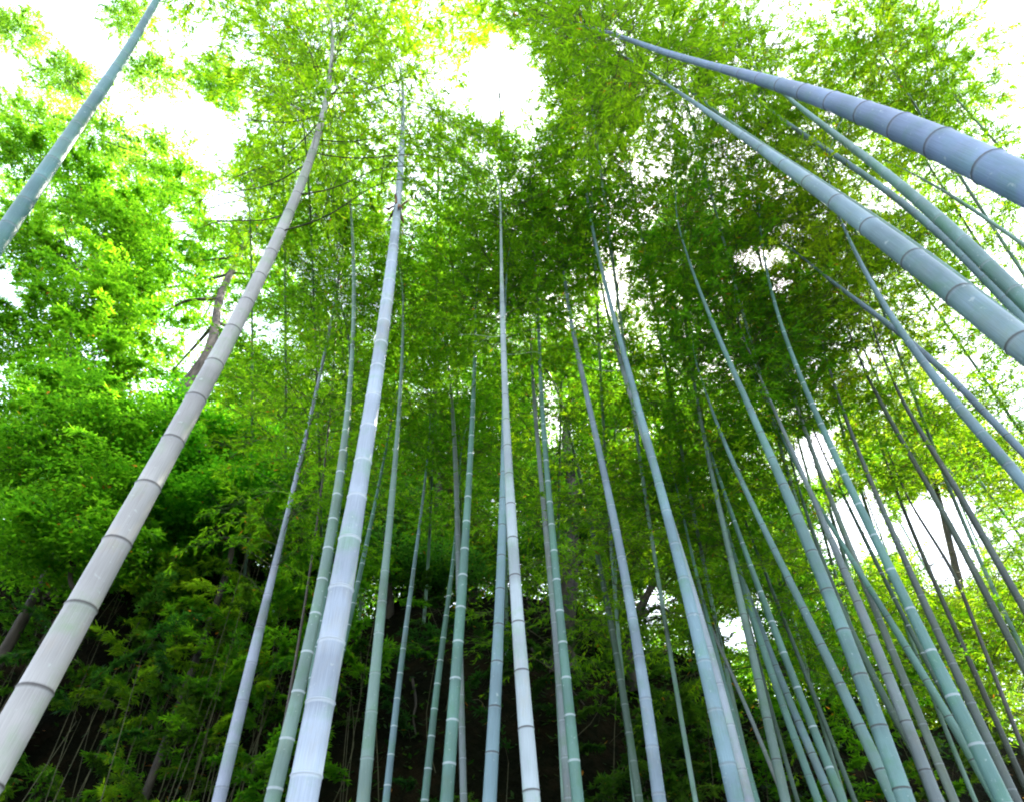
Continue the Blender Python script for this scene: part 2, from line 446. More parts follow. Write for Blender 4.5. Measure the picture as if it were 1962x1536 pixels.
# (label, colour, node style, girth in m, depth or None, internode, points, leaf start y, foliage colour, options)
CULMS = [
 ('broad beige grey bamboo with dark node rings leaning from the lower left corner', BEIGE, 'dark', .115, None, .27,
  '127,1215,60 165,1141,55 247,1001,50 315,883,42 368,780,38 415,692,33 453,615,29 487,548,25 514,493,23 537,448 553,407,19 571,366 586,328,16 597,297 607,265,13 616,240 622,215 627,190,10 629,163 632,127,8', 300, L1, {'br': 1}),
 ('thickest powdery white bamboo with white node rings and a brown torn sheath', WHITE, 'white', .12, None, .25,
  '608,1400,56 628,1235,51 652,1125,46 671,1030,42 686,938,34 703,858 712,793,29 722,730 728,675,25 733,625 740,575 745,545,22 752,480 760,420,15 763,390 768,310,11 771,250,8 773,200,5', 260, L1, {'sheath': 1}),
 ('pale green bamboo with white rings just left of the thickest white one', SAGE, 'white', .10, None, .27,
  '557,1406,28 566,1340 584,1252 603,1172,21 620,1098 636,1030 645,970,17 652,900 659,850 664,800,11 668,740 675,680,8 679,620 679,540,7 676,490 671,450 677,420,4', 440, L1, {}),
 ('slim teal bamboo half hidden behind the pale green one beside the thickest white stem', TEAL, 'white', .06, 6.2, .26,
  '600,1290,12 612,1180,12 630,1090 646,1000,10 655,930 662,860,9 668,790,7 672,740', 780, L2, {}),
 ('lilac grey bamboo bare at its foot, its upper stem glossy and crossed by dark twigs', (0.40, 0.43, 0.52), 'faint', .105, None, .30,
  '450,1406,24 463,1347 482,1268,21 504,1177,17 516,1118 534,1056,12 546,1008 554,968,9 569,909 584,850,8 593,806 605,753 612,717,6 622,676 637,605 646,560,5 652,520,4', 1080, L2, {'lowtwigs': 1}),
 ('thin dead brown stalk standing between two pale bamboos at the left', BROWN, 'plain', .03, 6.5, .22,
  '543,1406,6 560,1290 575,1200,5 590,1120 600,1060 612,980 622,900,4 630,800 638,700,3 645,600,3', 640, L2, {'few': 1}),
 ('thin teal bamboo emerging just right of the thickest white stem', TEAL, 'white', .07, 7.5, .27,
  '664,1210,10 677,1152,10 690,1100 701,1054,9 718,954,6 733,897,5 743,843,4', 860, L2, {}),
 ('smooth grey green bamboo with hardly any rings, right of the thickest white stem', SAGE, 'faint', .095, None, .29,
  '708,1406,24 713,1345 721,1270,20 733,1130,17 740,1065,14 746,1000 752,950,12 757,900 762,830,8 765,770,7 769,700 771,640 773,600,4', 640, L2, {}),
 ('very slim bamboo with closely spaced bright white rings before the dark bank', BLUE, 'white', .07, 7.3, .28,
  '754,1406,13 756,1372 763,1320 769,1271,11 775,1224 781,1179,9 786,1137 791,1100,8 796,1062 801,1032,6 805,1000 809,960,5 816,900 820,870,3', 900, L3, {}),
 ('slim dark green bamboo with white rings, left neighbour of the stout teal one', TEAL, 'white', .07, 7.3, .28,
  '827,1406,14 830,1379 835,1330 842,1283,12 847,1239 853,1195,10 858,1153 863,1116,8 867,1081 872,1037,6 874,1010 877,960,4', 980, L3, {}),
 ('stout teal bamboo with broad white rings left of the centre pair', TEAL, 'white', .09, 4.9, .28,
  '865,1406,24 868,1369 873,1291,21 879,1220 883,1152,19 888,1088 892,1032,15 898,930,12 900,883 903,841,10 905,801 907,765,8 909,708 910,668,6 911,624,4', 640, L2, {}),
 ('slim grey bamboo crossing behind the stout teal one left of the centre pair', GREY, 'faint', .07, 6.6, .28,
  '885,1406,13 882,1250,12 879,1131,11 877,1057 876,974,10 874,910 871,843,8 866,775 861,725,4 856,670,3', 700, L2, {}),
 ('pale blue green bamboo with thin dark rings, left stem of the centre pair', BLUE, 'dark', .085, 4.4, .28,
  '946,1404,25 948,1338 952,1250,22 957,1168,19 960,1093 963,1024,16 965,876,12 966,800 967,740,8 967,690,6', 690, L2, {'up': 1}),
 ('palest bamboo with crisp dark rings, right stem of the centre pair', (0.55, 0.62, 0.64), 'dark', .085, 3.55, .28,
  '1009,1404,31 1005,1353 997,1256,27 990,1165,23 985,1084 980,1014,20 977,949,18 975,893 972,839,14 970,792 968,751,12 967,712 965,676 963,609,10 962,574 961,540,7 960,507 960,456 960,413,4', 450, L2, {'threads': 1}),
 ('teal bamboo with white rings, front stem of the twin right of the centre pair', TEAL, 'white', .085, 4.9, .28,
  '1095,1404,22 1091,1377 1087,1306,19 1079,1239 1072,1175,16 1067,1116 1061,1061 1057,1010,13 1051,927,11 1044,843 1037,775,8 1035,708 1034,641,5 1032,590,3', 620, L3, {}),
 ('duller grey green stem pressed behind the teal twin right of the centre pair', GREY, 'faint', .07, 5.6, .28,
  '1080,1404,17 1071,1290,15 1064,1205,13 1054,1131 1049,1054,12 1046,990 1039,927,9 1032,860 1027,809,8 1020,742 1019,708,5 1018,650,3', 690, L3, {}),
 ('slim dull green bamboo passing in front of the dark hillside tree trunk', DARK, 'faint', .07, 7.2, .28,
  '1205,1404,15 1195,1333 1182,1256,13 1172,1205 1162,1152,11 1152,1098 1138,1037,9 1128,977 1118,944,7 1108,903 1098,860,6 1088,816,4', 840, L3, {}),
 ('even pale blue bamboo with faint brown node marks, right of centre', (0.32, 0.41, 0.48), 'faint', .09, 4.6, .28,
  '1244,1406,24 1229,1273 1219,1212,19 1205,1148 1195,1094,17 1184,1027 1172,970,15 1158,920,13 1145,860 1135,809,11 1121,742 1111,691,9 1101,641 1093,601 1083,553,6 1078,500,4', 540, L2, {}),
 ('stout blue grey bamboo with pinkish node marks, tallest right of centre', (0.26, 0.40, 0.45), 'faint', .095, 4.0, .28,
  '1376,1404,30 1363,1319 1343,1228,25 1321,1143 1301,1068,20 1288,1019 1275,970,18 1259,931 1246,879,15 1233,817 1216,752,12 1200,688 1182,624,9 1168,574 1158,540,7 1152,520 1141,476 1135,433,5 1130,399 1125,360,4 1117,300,3', 380, L2, {}),
 ('dead white bamboo with bare white side twigs behind the stout blue grey one', (0.50, 0.56, 0.62), 'faint', .075, 5.2, .28,
  '1402,1406,19 1383,1328 1363,1263,17 1343,1182 1320,1110,14 1290,1020 1262,920,12 1240,850 1212,775,10 1192,708,9 1178,658 1168,617,6 1162,580 1152,540,4 1145,505,3', 700, L2, {'dead': 1}),
 ('slim dark teal stem just right of the stout blue grey bamboo foot', TEAL, 'plain', .06, 6.5, .28,
  '1414,1404,11 1396,1339 1383,1290,9 1362,1210 1345,1140,7 1325,1060,5 1312,1000,4', 1010, L3, {}),
 ('thin grey stalk slanting across the stems right of the stout blue grey bamboo', GREY, 'faint', .045, 6.8, .30,
  '1451,1404,8 1428,1352 1409,1303,7 1389,1264 1370,1218 1350,1172,6 1327,1120 1316,1094,5 1296,1040,4', 1050, L3, {'few': 1}),
 ('straight sage bamboo with dark rings rising over the bright gap low at the right', SAGE, 'dark', .08, 5.6, .30,
  '1475,1404,18 1461,1339 1451,1283,15 1435,1205,14 1419,1153 1405,1100,12 1396,1071 1386,1019,10 1378,970 1370,899,8 1353,850 1344,817,7 1334,768 1326,723,6 1321,670 1314,622 1311,573,5 1307,520,4', 560, L3, {}),
 ('green bamboo crossing from behind the straight sage one above the bright gap', TEAL, 'plain', .075, 6.4, .30,
  '1518,1404,14 1510,1378 1494,1329 1477,1280,13 1458,1231 1441,1179 1425,1127,11 1409,1078 1396,1035,9 1388,986 1370,930,6 1358,890,4', 920, L3, {}),
 ('thin dark stem between the straight sage bamboo and its crossing neighbour', DARK, 'plain', .05, 7.2, .28,
  '1491,1404,8 1474,1345 1458,1285,7 1445,1230 1432,1180,5', 1150, L3, {'few': 1}),
 ('bluish slim bamboo foot rising between two green ones low at the right', BLUE, 'dark', .07, 6.8, .28,
  '1538,1404,15 1520,1358 1500,1306,13 1480,1257 1461,1215,11 1445,1170,8 1430,1120,5', 1150, L3, {}),
 ('bright green bamboo with pale rings in the middle of the right hand stand', TEAL, 'white', .075, 5.6, .29,
  '1565,1404,16 1546,1371 1526,1319,14 1513,1280 1497,1237 1484,1198,13 1467,1162 1453,1123 1440,1094,10 1428,1058 1419,1025 1409,999,8 1396,970 1386,941 1376,909,6 1360,860,4', 900, L3, {}),
 ('thin mossy green stem right of the pale ringed one in the right hand stand', DARK, 'plain', .045, 6.8, .28,
  '1588,1404,9 1569,1355 1552,1316 1539,1280,8 1526,1241 1513,1211 1494,1172,7 1477,1127 1461,1081 1448,1048,5 1435,1019 1425,990,4', 1010, L3, {'few': 1}),
 ('long slender bluish bamboo with dark rings curving up the middle right', (0.19, 0.33, 0.31), 'dark', .085, 4.8, .29,
  '1655,1404,22 1637,1368 1618,1329 1595,1286,18 1575,1244 1559,1205 1543,1166,15 1526,1130 1510,1106 1497,1087,13 1484,1055 1467,1019 1454,990,11 1441,960 1425,931 1409,892,9 1396,866 1383,840 1370,801,6 1358,765,4', 800, L3, {}),
 ('stoutest teal bamboo of the right hand stand, arching up to the dark leaf clump', (0.20, 0.36, 0.34), 'dark', .095, 3.9, .29,
  '1683,1400,31 1670,1348 1657,1309,28 1640,1270 1624,1228 1611,1192,25 1595,1156 1578,1120 1565,1087,23 1552,1048 1536,1009 1520,970,20 1503,935 1484,896,16 1471,860 1454,821,13 1438,785 1422,752,11 1406,716 1393,684,9 1379,651 1366,618,8 1357,596 1344,563,6 1335,540 1325,510 1316,495,4', 520, L3, {}),
 ('dark green slim stem tucked right behind the stoutest teal bamboo', DARK, 'plain', .065, 5.8, .28,
  '1730,1404,14 1709,1361 1686,1316,13 1666,1280 1647,1241,12 1631,1205 1610,1160,10 1590,1105,9 1572,1060,8 1556,1015,7 1540,965,5 1528,925,4', 950, L3, {}),
 ('grey bamboo with dark collar ring and twin foot, right of the stoutest teal one', GREY, 'dark', .085, 4.8, .30,
  '1744,1404,22 1730,1358 1716,1328,20 1697,1286 1679,1249,19 1667,1215 1653,1179,18 1640,1153 1627,1113,15 1614,1078 1598,1035,12 1582,1009 1569,980,10 1549,931,9 1533,899 1520,866 1507,840,7 1490,804,6 1467,752 1455,720,4 1445,690,3', 720, L3, {}),
 ('olive grey bamboo passing before the low white sky opening', (0.22, 0.27, 0.22), 'faint', .075, 5.4, .29,
  '1776,1404,16 1755,1355 1735,1312,15 1719,1273 1702,1231 1686,1192,13 1670,1140 1657,1107,14 1640,1074 1624,1042,12 1611,1012 1601,986 1582,931,9 1569,892 1556,856,8 1543,824 1529,788 1520,755,6 1503,710 1497,677,4', 700, L3, {}),
 ('dark teal bamboo with dark rings crossing low right beneath the white sky opening', TEAL, 'dark', .08, 5.2, .29,
  '1834,1404,17 1823,1384 1800,1348 1781,1309,15 1755,1270 1735,1231,14 1712,1198 1696,1166,12 1670,1127,11 1637,1094 1611,1052,9 1591,1006 1574,970,7 1559,941 1539,915,6 1523,882 1507,853,5 1488,822,4', 850, L3, {}),
 ('stout bright teal bamboo with white rings leaning out at the lower right edge', (0.17, 0.34, 0.30), 'white', .095, 4.3, .29,
  '1840,1362,27 1826,1332,26 1794,1270,22 1771,1224,20 1751,1189 1728,1133,18 1712,1100 1696,1068,16 1680,1035 1666,1003 1650,970,15 1624,925,13 1604,886 1588,853,12 1572,811 1556,775,10 1546,749 1533,716 1520,687,8 1507,651 1497,622,7 1487,592 1481,566,6 1474,540 1465,500,4 1460,470 1457,430,3', 480, L3, {}),
 ('slim green stem hugging the stout white ringed bamboo at the lower right edge', DARK, 'white', .055, 6.0, .28,
  '1838,1382,12 1826,1361 1804,1316 1784,1280,11 1761,1231 1735,1185,9 1709,1143 1689,1107,8 1663,1045 1653,1019,7 1637,986 1615,945,5 1596,910,4', 930, L3, {}),
 ('dark grey bamboo leaving the right edge low down beside yellow lit leaves', (0.16, 0.19, 0.17), 'faint', .08, 5.6, .30,
  '1845,1308,17 1833,1290 1810,1241,15 1794,1205 1774,1166,14 1758,1127 1741,1087,12 1725,1052 1709,1012 1693,983,10 1686,960 1670,925,9 1657,886 1640,850,7 1625,815 1613,785,6 1598,742 1588,703,4 1578,664,3', 690, L4, {}),
 ('thin dark stem with thread like twigs crossing the low right sky', (0.12, 0.13, 0.10), 'plain', .05, 6.8, .30,
  '1848,1245,10 1833,1211 1817,1172,9 1797,1127 1784,1100,8 1768,1065 1755,1035 1741,999,7 1728,961 1709,915,5 1696,879,4', 900, L4, {'few': 1}),
 ('very thin dark stem nearest the right edge across the white sky', (0.13, 0.12, 0.10), 'plain', .035, 7.0, .30,
  '1845,1138,7 1833,1110 1813,1074,6 1794,1042 1774,1009,5 1752,975 1738,950 1728,925,3', 930, L4, {'few': 1}),
 ('dark olive stem rising from the right edge above the low white sky', (0.13, 0.16, 0.12), 'plain', .065, 6.4, .30,
  '1845,1052,12 1833,1029 1817,1003 1807,977,10 1784,938 1761,902,9 1738,863 1722,834 1702,798,8 1686,765 1670,736,6 1657,710 1647,687,4', 700, L4, {}),
 ('dark stem leaving the right edge midway, above its olive neighbour', (0.12, 0.14, 0.12), 'plain', .065, 6.6, .30,
  '1845,958,12 1833,938 1810,902 1787,866,10 1771,834 1755,807,8 1738,788 1720,750,6 1706,715,4', 740, L4, {}),
 ('blue green bamboo, lower half of the narrow cross of two stems at the right edge', (0.24, 0.37, 0.42), 'faint', .08, 5.4, .30,
  '1845,792,19 1833,775 1810,745,17 1787,713 1761,680,14 1735,651 1719,628,12 1702,602 1689,576,10 1670,541 1657,511,8 1637,479 1624,456,5', 470, L4, {}),
 ('slimmer slate bamboo, flatter stem of the narrow cross of two at the right edge', (0.23, 0.31, 0.38), 'dark', .065, 6.0, .30,
  '1850,750,13 1833,736 1813,716 1787,697,12 1762,670 1735,644 1709,625,11 1683,608 1657,589 1631,569,8 1608,550 1575,524,6 1559,511,4', 520, L4, {}),
 ('broad blue grey bamboo with many dark rings, second from the top right corner', (0.25, 0.38, 0.43), 'dark', .10, None, .30,
  '1870,590,52 1807,541,47 1735,486,43 1671,440,38 1616,399,33 1569,363,28 1525,331,24 1488,305,20 1454,280,17 1424,262,15 1392,241,12 1363,221 1340,205,9 1311,184,7 1285,166,5', 165, L1, {'long': 1}),
 ('green stem peeping out along the upper side of the broad blue grey bamboo', (0.16, 0.30, 0.22), 'faint', .07, 4.2, .28,
  '1870,562,20 1830,531,18 1760,478,16 1692,428,14 1600,370 1500,303,10 1420,250,9 1385,224,7 1360,205,5', 200, L1, {}),
 ('thickest lavender bamboo with crisp dark rings cutting across the top right corner', SLATE, 'dark', .115, None, .24,
  '1890,316,66 1810,281,60 1733,249,53 1665,220,44 1603,197,37 1549,180,31 1504,167,27 1464,153,23 1432,144,20 1402,136,17 1376,131,14 1347,124,14 1300,110,12 1240,88,10', 80, L1, {'long': 1}),
 ('teal bamboo between the lavender and the broad blue grey one at upper right', (0.19, 0.34, 0.31), 'faint', .085, 4.5, .30,
  '1862,478,26 1833,453,24 1794,413,23 1761,384,21 1728,361 1692,332,17 1657,299 1621,273,13 1585,247 1552,221,10 1526,201,8 1503,182,6 1480,160,4', 175, L1, {}),
 ('slim grey green bamboo converging under the teal one at upper right', (0.20, 0.32, 0.34), 'plain', .065, 5.4, .30,
  '1862,505,17 1833,481,16 1787,443,15 1754,410 1722,378,13 1689,358 1657,335 1624,316,11 1591,293 1559,273,9 1526,247 1493,224,7 1467,205 1441,182,4', 195, L1, {}),
 ('short length of teal bamboo with pale rings in the upper left corner', (0.15, 0.33, 0.33), 'faint', .09, 4.6, .25,
  '95,320,27 127,268,24 164,220,23 179,194 200,167,20 220,135,18 243,98,16 266,60,15 290,20,13', -60, L1, {'long': 1}),
 ('thin green stem touching the right edge under the teal upper right bamboo', (0.22, 0.36, 0.28), 'plain', .035, 7.0, .28,
  '1890,420,7 1833,381,7 1797,361,5 1770,345,4 1745,331,3', 340, L1, {'few': 1}),
]

def culm_curve(pts, girth, depth):
    w0 = pts[0][2]
    d0 = depth or min(9.5, max(2.0, F * girth / w0))
    P = [at(pts[0][0], pts[0][1], d0)]; D = [d0]
    for q in pts[1:]:
        r = ray(q[0], q[1])
        u = r[:2]
        t = float(P[-1][:2] @ u / (u @ u))
        t = max(t, D[-1] * 0.9)
        P.append(CAM + r * t); D.append(t)
    P = np.array(P); D = np.array(D)
    wi = [i for i, q in enumerate(pts) if q[2]]
    w = np.interp(np.arange(len(pts)), wi, [pts[i][2] for i in wi])
    rad = w * D / F / 2
    rad = np.minimum.accumulate(rad)
    return P, D, rad

def build_culm(k, spec):
    label, col, style, girth, depth, inter, ptxt, leafy, lcol, opt = spec
    pts = []
    for tok in ptxt.split():
        a = [float(v) for v in tok.split(',')]
        pts.append((a[0], a[1], a[2] if len(a) > 2 else None))
    P, D, rad = culm_curve(pts, girth, depth)
    z = P[:, 2]
    deg = 3 if len(P) > 7 else 2
    wt = 1 / D
    cx = np.polyfit(z, P[:, 0], deg, w=wt); cy = np.polyfit(z, P[:, 1], deg, w=wt)
    z0, z1 = z[0], z[-1]
    # down to the ground along the tangent
    dx, dy = np.polyval(np.polyder(cx), z0), np.polyval(np.polyder(cy), z0)
    dx, dy = np.clip([dx, dy], -0.35, 0.35)
    x0, y0 = np.polyval(cx, z0), np.polyval(cy, z0)
    zb = z0
    while zb > ground_h(x0 + dx * (zb - z0), y0 + dy * (zb - z0)) - 0.05 and zb > -1: zb -= 0.02
    up = np.arange(z0, z1, 0.06)
    body = np.stack([np.polyval(cx, up), np.polyval(cy, up), up], 1)
    low = np.arange(zb, z0 - 0.03, 0.06)
    lowp = np.stack([x0 + dx * (low - z0), y0 + dy * (low - z0), low], 1)
    # the tip beyond, arching over
    Lt = float(np.clip(rad[-1] * 2 * 120, 2.6, 5.0)) * (.6 if opt.get('few') else 1) + (2.5 if opt.get('long') else 0)
    tdir = nrm(body[-1] - body[-4]); hd = tdir.copy(); hd[2] = 0
    if np.linalg.norm(hd) < 0.05: hd = np.array([rng.normal(), rng.normal(), 0])
    hd = nrm(hd)
    tip = [body[-1]]; dcur = tdir.copy(); steps = int(Lt / 0.08)
    for i in range(steps):
        dcur = nrm(dcur + (hd * 0.030 - np.array([0, 0, 0.020])) * (i / steps) * (0.3 if opt.get('long') or opt.get('up') else 2))
        tip.append(tip[-1] + dcur * 0.08)
    cen = np.concatenate([lowp, body, np.array(tip[1:])])
    rr = np.concatenate([rad[0] * (1 + 0.02 * (z0 - low)), np.interp(up, z, rad), rad[-1] * np.linspace(1, 0.06, steps + 1)[1:]])
    for _ in range(6): rr[1:-1] = (rr[:-2] + rr[1:-1] * 2 + rr[2:]) / 4
    rr = np.maximum(rr, 0.0025)
    seg = np.linalg.norm(np.diff(cen, axis=0), axis=1); s = np.concatenate([[0], np.cumsum(seg)])
    S = s[-1]
    # nodes
    nodes = []; a = rng.uniform(0.1, inter)
    while a < S - 0.05:
        nodes.append(a); a += inter * (0.93 + 0.14 * rng.random()) * (1 + 0.12 * math.sin(a * .5))
    nodes = np.array(nodes)
    ss, po, sc_, rm, tone = [], [], [], [], []
    rs = np.random.default_rng(k + 11)
    PW = {'white': .62, 'dark': .10, 'faint': .2, 'plain': .08}[style]
    SR = {'white': .10, 'dark': 1.0, 'faint': .35, 'plain': .5}[style]
    edges = np.concatenate([[0], nodes, [S]])
    for j in range(len(edges) - 1):
        a, b = edges[j], edges[j + 1]
        tn = rs.random()
        rn = float(np.interp(a, s, rr)); q = min(.75, max(rn, 0.012) / 0.05)
        if j > 0:
            prof = [(-.024 * q, 1.0, 0, 0), (-.014 * q, 1.005, PW * .8, 0), (-.009 * q, 1.02, PW, 0), (-.005 * q, 1.045, PW, SR * .4), (0, 1.075, PW * .6, SR),
                    (.004 * q, 1.035, PW * .1, SR * .9), (.008 * q, 1.04, 0, SR * .3), (.014 * q, 1.0, 0, 0)]
            for ds, m, p_, c_ in prof:
                ss.append(a + ds); rm.append(m); po.append(p_); sc_.append(c_); tone.append(tn)
        m = max(1, int((b - a) / 0.11))
        for i in range(1, m + 1):
            v = a + (b - a) * i / (m + 1)
            if v > a + .025 and v < b - .035:
                ss.append(v); rm.append(1.0); po.append(0); sc_.append(0); tone.append(tn)
    ss = np.array([0] + ss + [S]); rm = np.array([1] + rm + [1]); po = np.array([0] + po + [0]); sc_ = np.array([0] + sc_ + [0]); tone = np.array([.5] + tone + [.5])
    o_ = np.argsort(ss); ss, rm, po, sc_, tone = ss[o_], rm[o_], po[o_], sc_[o_], tone[o_]
    ss = np.clip(ss, 0, S)
    cp = np.stack([np.interp(ss, s, cen[:, c]) for c in range(3)], 1)
    # smooth the frame by using the centreline tangents
    r_ = np.interp(ss, s, rr) * rm
    sides = 20 if rad[0] > 0.03 and D[0] < 5 else 12
    Tn = nrm(np.gradient(cen, axis=0)); Tn = np.stack([np.interp(ss, s, Tn[:, c]) for c in range(3)], 1); Tn = nrm(Tn)
    A = nrm(np.cross(Tn, np.array([0.31, 0.95, 0.05]))); B = np.cross(Tn, A)
    th = np.linspace(0, 2 * np.pi, sides, endpoint=False)
    V = cp[:, None] + r_[:, None, None] * (np.cos(th)[None, :, None] * A[:, None] + np.sin(th)[None, :, None] * B[:, None])
    nn = len(ss)
    i = np.arange(nn - 1)[:, None] * sides; j = np.arange(sides)[None]; j2 = (j + 1) % sides
    Fq = np.stack([i + j, i + j2, i + sides + j2, i + sides + j], -1).reshape(-1, 4)
    uv = np.stack([np.tile(np.abs(np.linspace(-1, 1, sides, endpoint=False)), nn), np.repeat(ss, sides) + k * 7.3], 1)
    base = cen[0].copy()
    t = thing('bamboo', label, 'bamboo', base, 'bamboos with bare stems in the grove')
    rep = lambda a_: ('POINT', np.repeat(a_, sides))
    # patchy bloom below the rings
    o = link('stem', mesh_from('stem', V.reshape(-1, 3) - base, Fq, [M_CULM], {'powder': rep(po), 'scar': rep(sc_), 'tone': rep(tone)}, smooth=True, uv=uv), t)
    o.color = (*[c * .62 for c in col], 1)
    # leafy branches
    _, pyc, _ = project(cen)
    below = np.where(pyc < leafy)[0]
    s_leaf = s[below[0]] if len(below) else S - 1.5
    s_leaf = min(s_leaf, S - 1.2)
    specs = []
    az0 = rng.uniform(0, 6.28)
    few = opt.get('few'); dead = opt.get('dead')
    ln = np.arange(s_leaf, S - 0.05, 0.17)
    for q, a in enumerate(ln):
        p = np.array([np.interp(a, s, cen[:, c]) for c in range(3)])
        f = (a - s_leaf) / max(S - s_leaf, .1)
        if few and rng.random() < .6: continue
        for b in range(3):
            az = az0 + q * math.pi * 0.9 + b * 2.1 + rng.normal(0, .4)
            lift = 0.25 + 0.5 * f + rng.normal(0, .15)
            sz = (1.0 - 0.45 * f) * rng.uniform(0.75, 1.15) * (0.55 + 0.45 * min(1, f * 5))
            specs.append((p, az, lift, sz))
    if opt.get('lowtwigs'):
        for a in np.arange(s_leaf - 0.1, s_leaf - 2.4, -0.3):
            pass
    arr = None if dead else place_branches(specs, TEMPL, gap=1.0, thin=.68)
    if arr: foliage_object(arr, t, lcol)
    # branches that can be made out one by one
    def bare_branch(s_at, az, L, droop, r0, mat, fork=3, rise=.35):
        p = np.array([np.interp(s_at, s, cen[:, c]) for c in range(3)])
        q = np.linspace(0, 1, 12)
        dv = np.array([math.cos(az), math.sin(az), 0])
        B_ = p + dv * (q * L)[:, None] + np.array([0, 0, 1.0]) * (L * (rise * q - droop * q ** 2))[:, None]
        B_ += np.array([-dv[1], dv[0], 0]) * (0.03 * L * np.sin(q * 7 + az))[:, None]
        parts = [tube_arrays(B_, np.linspace(r0, r0 * .3, 12), 5)]
        for f_ in range(fork):
            i0 = 3 + int(f_ * 8 / max(1, fork))
            a2 = az + (0.7 if f_ % 2 else -0.7) + rng.normal(0, .15)
            l2 = L * .4 * (1 - .5 * i0 / 12)
            q2 = np.linspace(0, 1, 6)
            B2 = B_[i0] + np.array([math.cos(a2), math.sin(a2), .25]) * (q2 * l2)[:, None] - np.array([0, 0, .3 * l2]) * (q2 ** 2)[:, None]
            parts.append(tube_arrays(B2, np.linspace(r0 * .5, r0 * .2, 6), 4))
        BV, BF = merge(parts)
        link('branch', mesh_from('branch', BV - base, BF, [mat], smooth=True), t)
    def s_of(py): 
        w_ = np.where(pyc < py)[0]
        return s[w_[0]] if len(w_) else S
    if opt.get('br'):
        for py, az, L in ((297, .15, 1.5), (328, 2.75, 1.6), (265, .05, 1.2), (240, 2.6, 1.9), (215, 3.0, 1.6), (190, -.1, 1.4), (163, 2.7, 1.3), (366, -.2, 1.0), (407, 2.9, .9), (448, -.35, 1.1)):
            j = int(np.argmin(np.abs(nodes - s_of(py))))
            bare_branch(nodes[j], az, L, .25, .0065, M_TWIG, 3, .35)
    if dead:
        for py, az, L in ((560, 2.9, .5), (590, .2, .4), (617, 2.7, .7), (640, .5, .55), (658, 3.0, .6), (708, 2.8, .75), (690, .3, .4), (640, 2.2, .6)):
            j = int(np.argmin(np.abs(nodes - s_of(py))))
            bare_branch(nodes[j], az, L, -.35, .010, M_TWIG_PALE, 2, .3)
    if opt.get('threads'):
        for py, az, L in ((635, 3.1, .55), (655, .75, .4), (680, .05, .5)):
            j = int(np.argmin(np.abs(nodes - s_of(py))))
            bare_branch(nodes[j], az, L * .8, -.05, .0022, M_TWIG_PALE, 1, .05)
    if opt.get('sheath'):
        a = nodes[int(np.argmin(np.abs(nodes - s_of(405))))]
        p = np.array([np.interp(a, s, cen[:, c]) for c in range(3)]); r0 = float(np.interp(a, s, rr))
        Vs, Fs, off = [], [], 0
        for q in range(9):                                # torn papery flaps wrapped round the node
            az = q * .72 + rng.normal(0, .2); L = rng.uniform(.10, .22); wd = rng.uniform(.5, .9)
            dn = -1 if q % 3 else 1
            g = []
            for ii in range(5):
                for jj in range(3):
                    aa = az + (jj - 1) * wd * (1 - .2 * ii) * .5
                    rad_ = r0 * (1.06 + .05 * q / 9) + .055 * (ii / 4) ** 1.5 * rng.uniform(.6, 1.3)
                    g.append(p + np.array([math.cos(aa) * rad_, math.sin(aa) * rad_, dn * L * ii / 4 + rng.normal(0, .004)]))
            f_ = []
            for ii in range(4):
                for jj in range(2):
                    b_ = ii * 3 + jj; f_.append([b_, b_ + 1, b_ + 4, b_ + 3])
            Vs.append(np.array(g)); Fs.append(np.array(f_) + off); off += 15
        so = link('sheath', mesh_from('sheath', np.concatenate(Vs) - base, np.concatenate(Fs), [M_SHEATH], smooth=True), t)
        so.modifiers.new('thick', 'SOLIDIFY').thickness = .003
        so['label'] = 'torn reddish brown sheath round the node'
    if opt.get('lowtwigs'):
        for q, py in enumerate((1100, 1080, 1150, 1010, 960, 930, 900, 870, 840, 810, 780, 745, 720)):
            j = int(np.argmin(np.abs(nodes - s_of(py))))
            bare_branch(nodes[j], (3.6, -.6, 3.9, -.3)[q % 4], rng.uniform(.3, .7), .1, .004, M_TWIG, 2, .4)
    return cen

for k, spec in enumerate(CULMS):
    build_culm(k, spec)

# ------------------------------------------------------------------ bamboos further back on the bank
def back_bamboo_proto(seed):
    """thin whole bamboo, 1 unit = 10 m high, as mesh data round its foot"""
    r = np.random.default_rng(seed)
    Hh = 10.0; q = np.linspace(0, 1, 40); a = r.uniform(0, 6.28); lean = r.uniform(.6, 1.5)
    P = np.stack([math.cos(a) * lean * q ** 2.2, math.sin(a) * lean * q ** 2.2, Hh * q * (1 - .06 * q ** 3)], 1)
    rd = 0.036 * (1 - q) ** .7 + .003
    SV, SF = tube_arrays(P, rd, 8)
    specs = []
    az = r.uniform(0, 6.28)
    for i, f in enumerate(np.linspace(0.10, .985, 62)):
        p = np.array([np.interp(f, q, P[:, c]) for c in range(3)])
        for b in range(2):
            az += 2.1 + r.normal(0, .4)
            specs.append((p, az, .15 + .5 * f + r.normal(0, .15), (1.15 - .6 * f) * r.uniform(.7, 1.15)))
    return SV, SF, specs
PROTO = [back_bamboo_proto(500 + i) for i in range(4)]
STEM_ME = []
for SV, SF, _ in PROTO:
    z = SV[:, 2]
    STEM_ME.append(mesh_from('stem', SV, SF, [M_CULM], {'tone': ('POINT', (np.sin(z * 9) * .5 + .5)), 'powder': ('POINT', np.zeros(len(z))), 'scar': ('POINT', np.zeros(len(z)))},
                             smooth=True, uv=np.stack([z * 0 + .3, z], 1)))
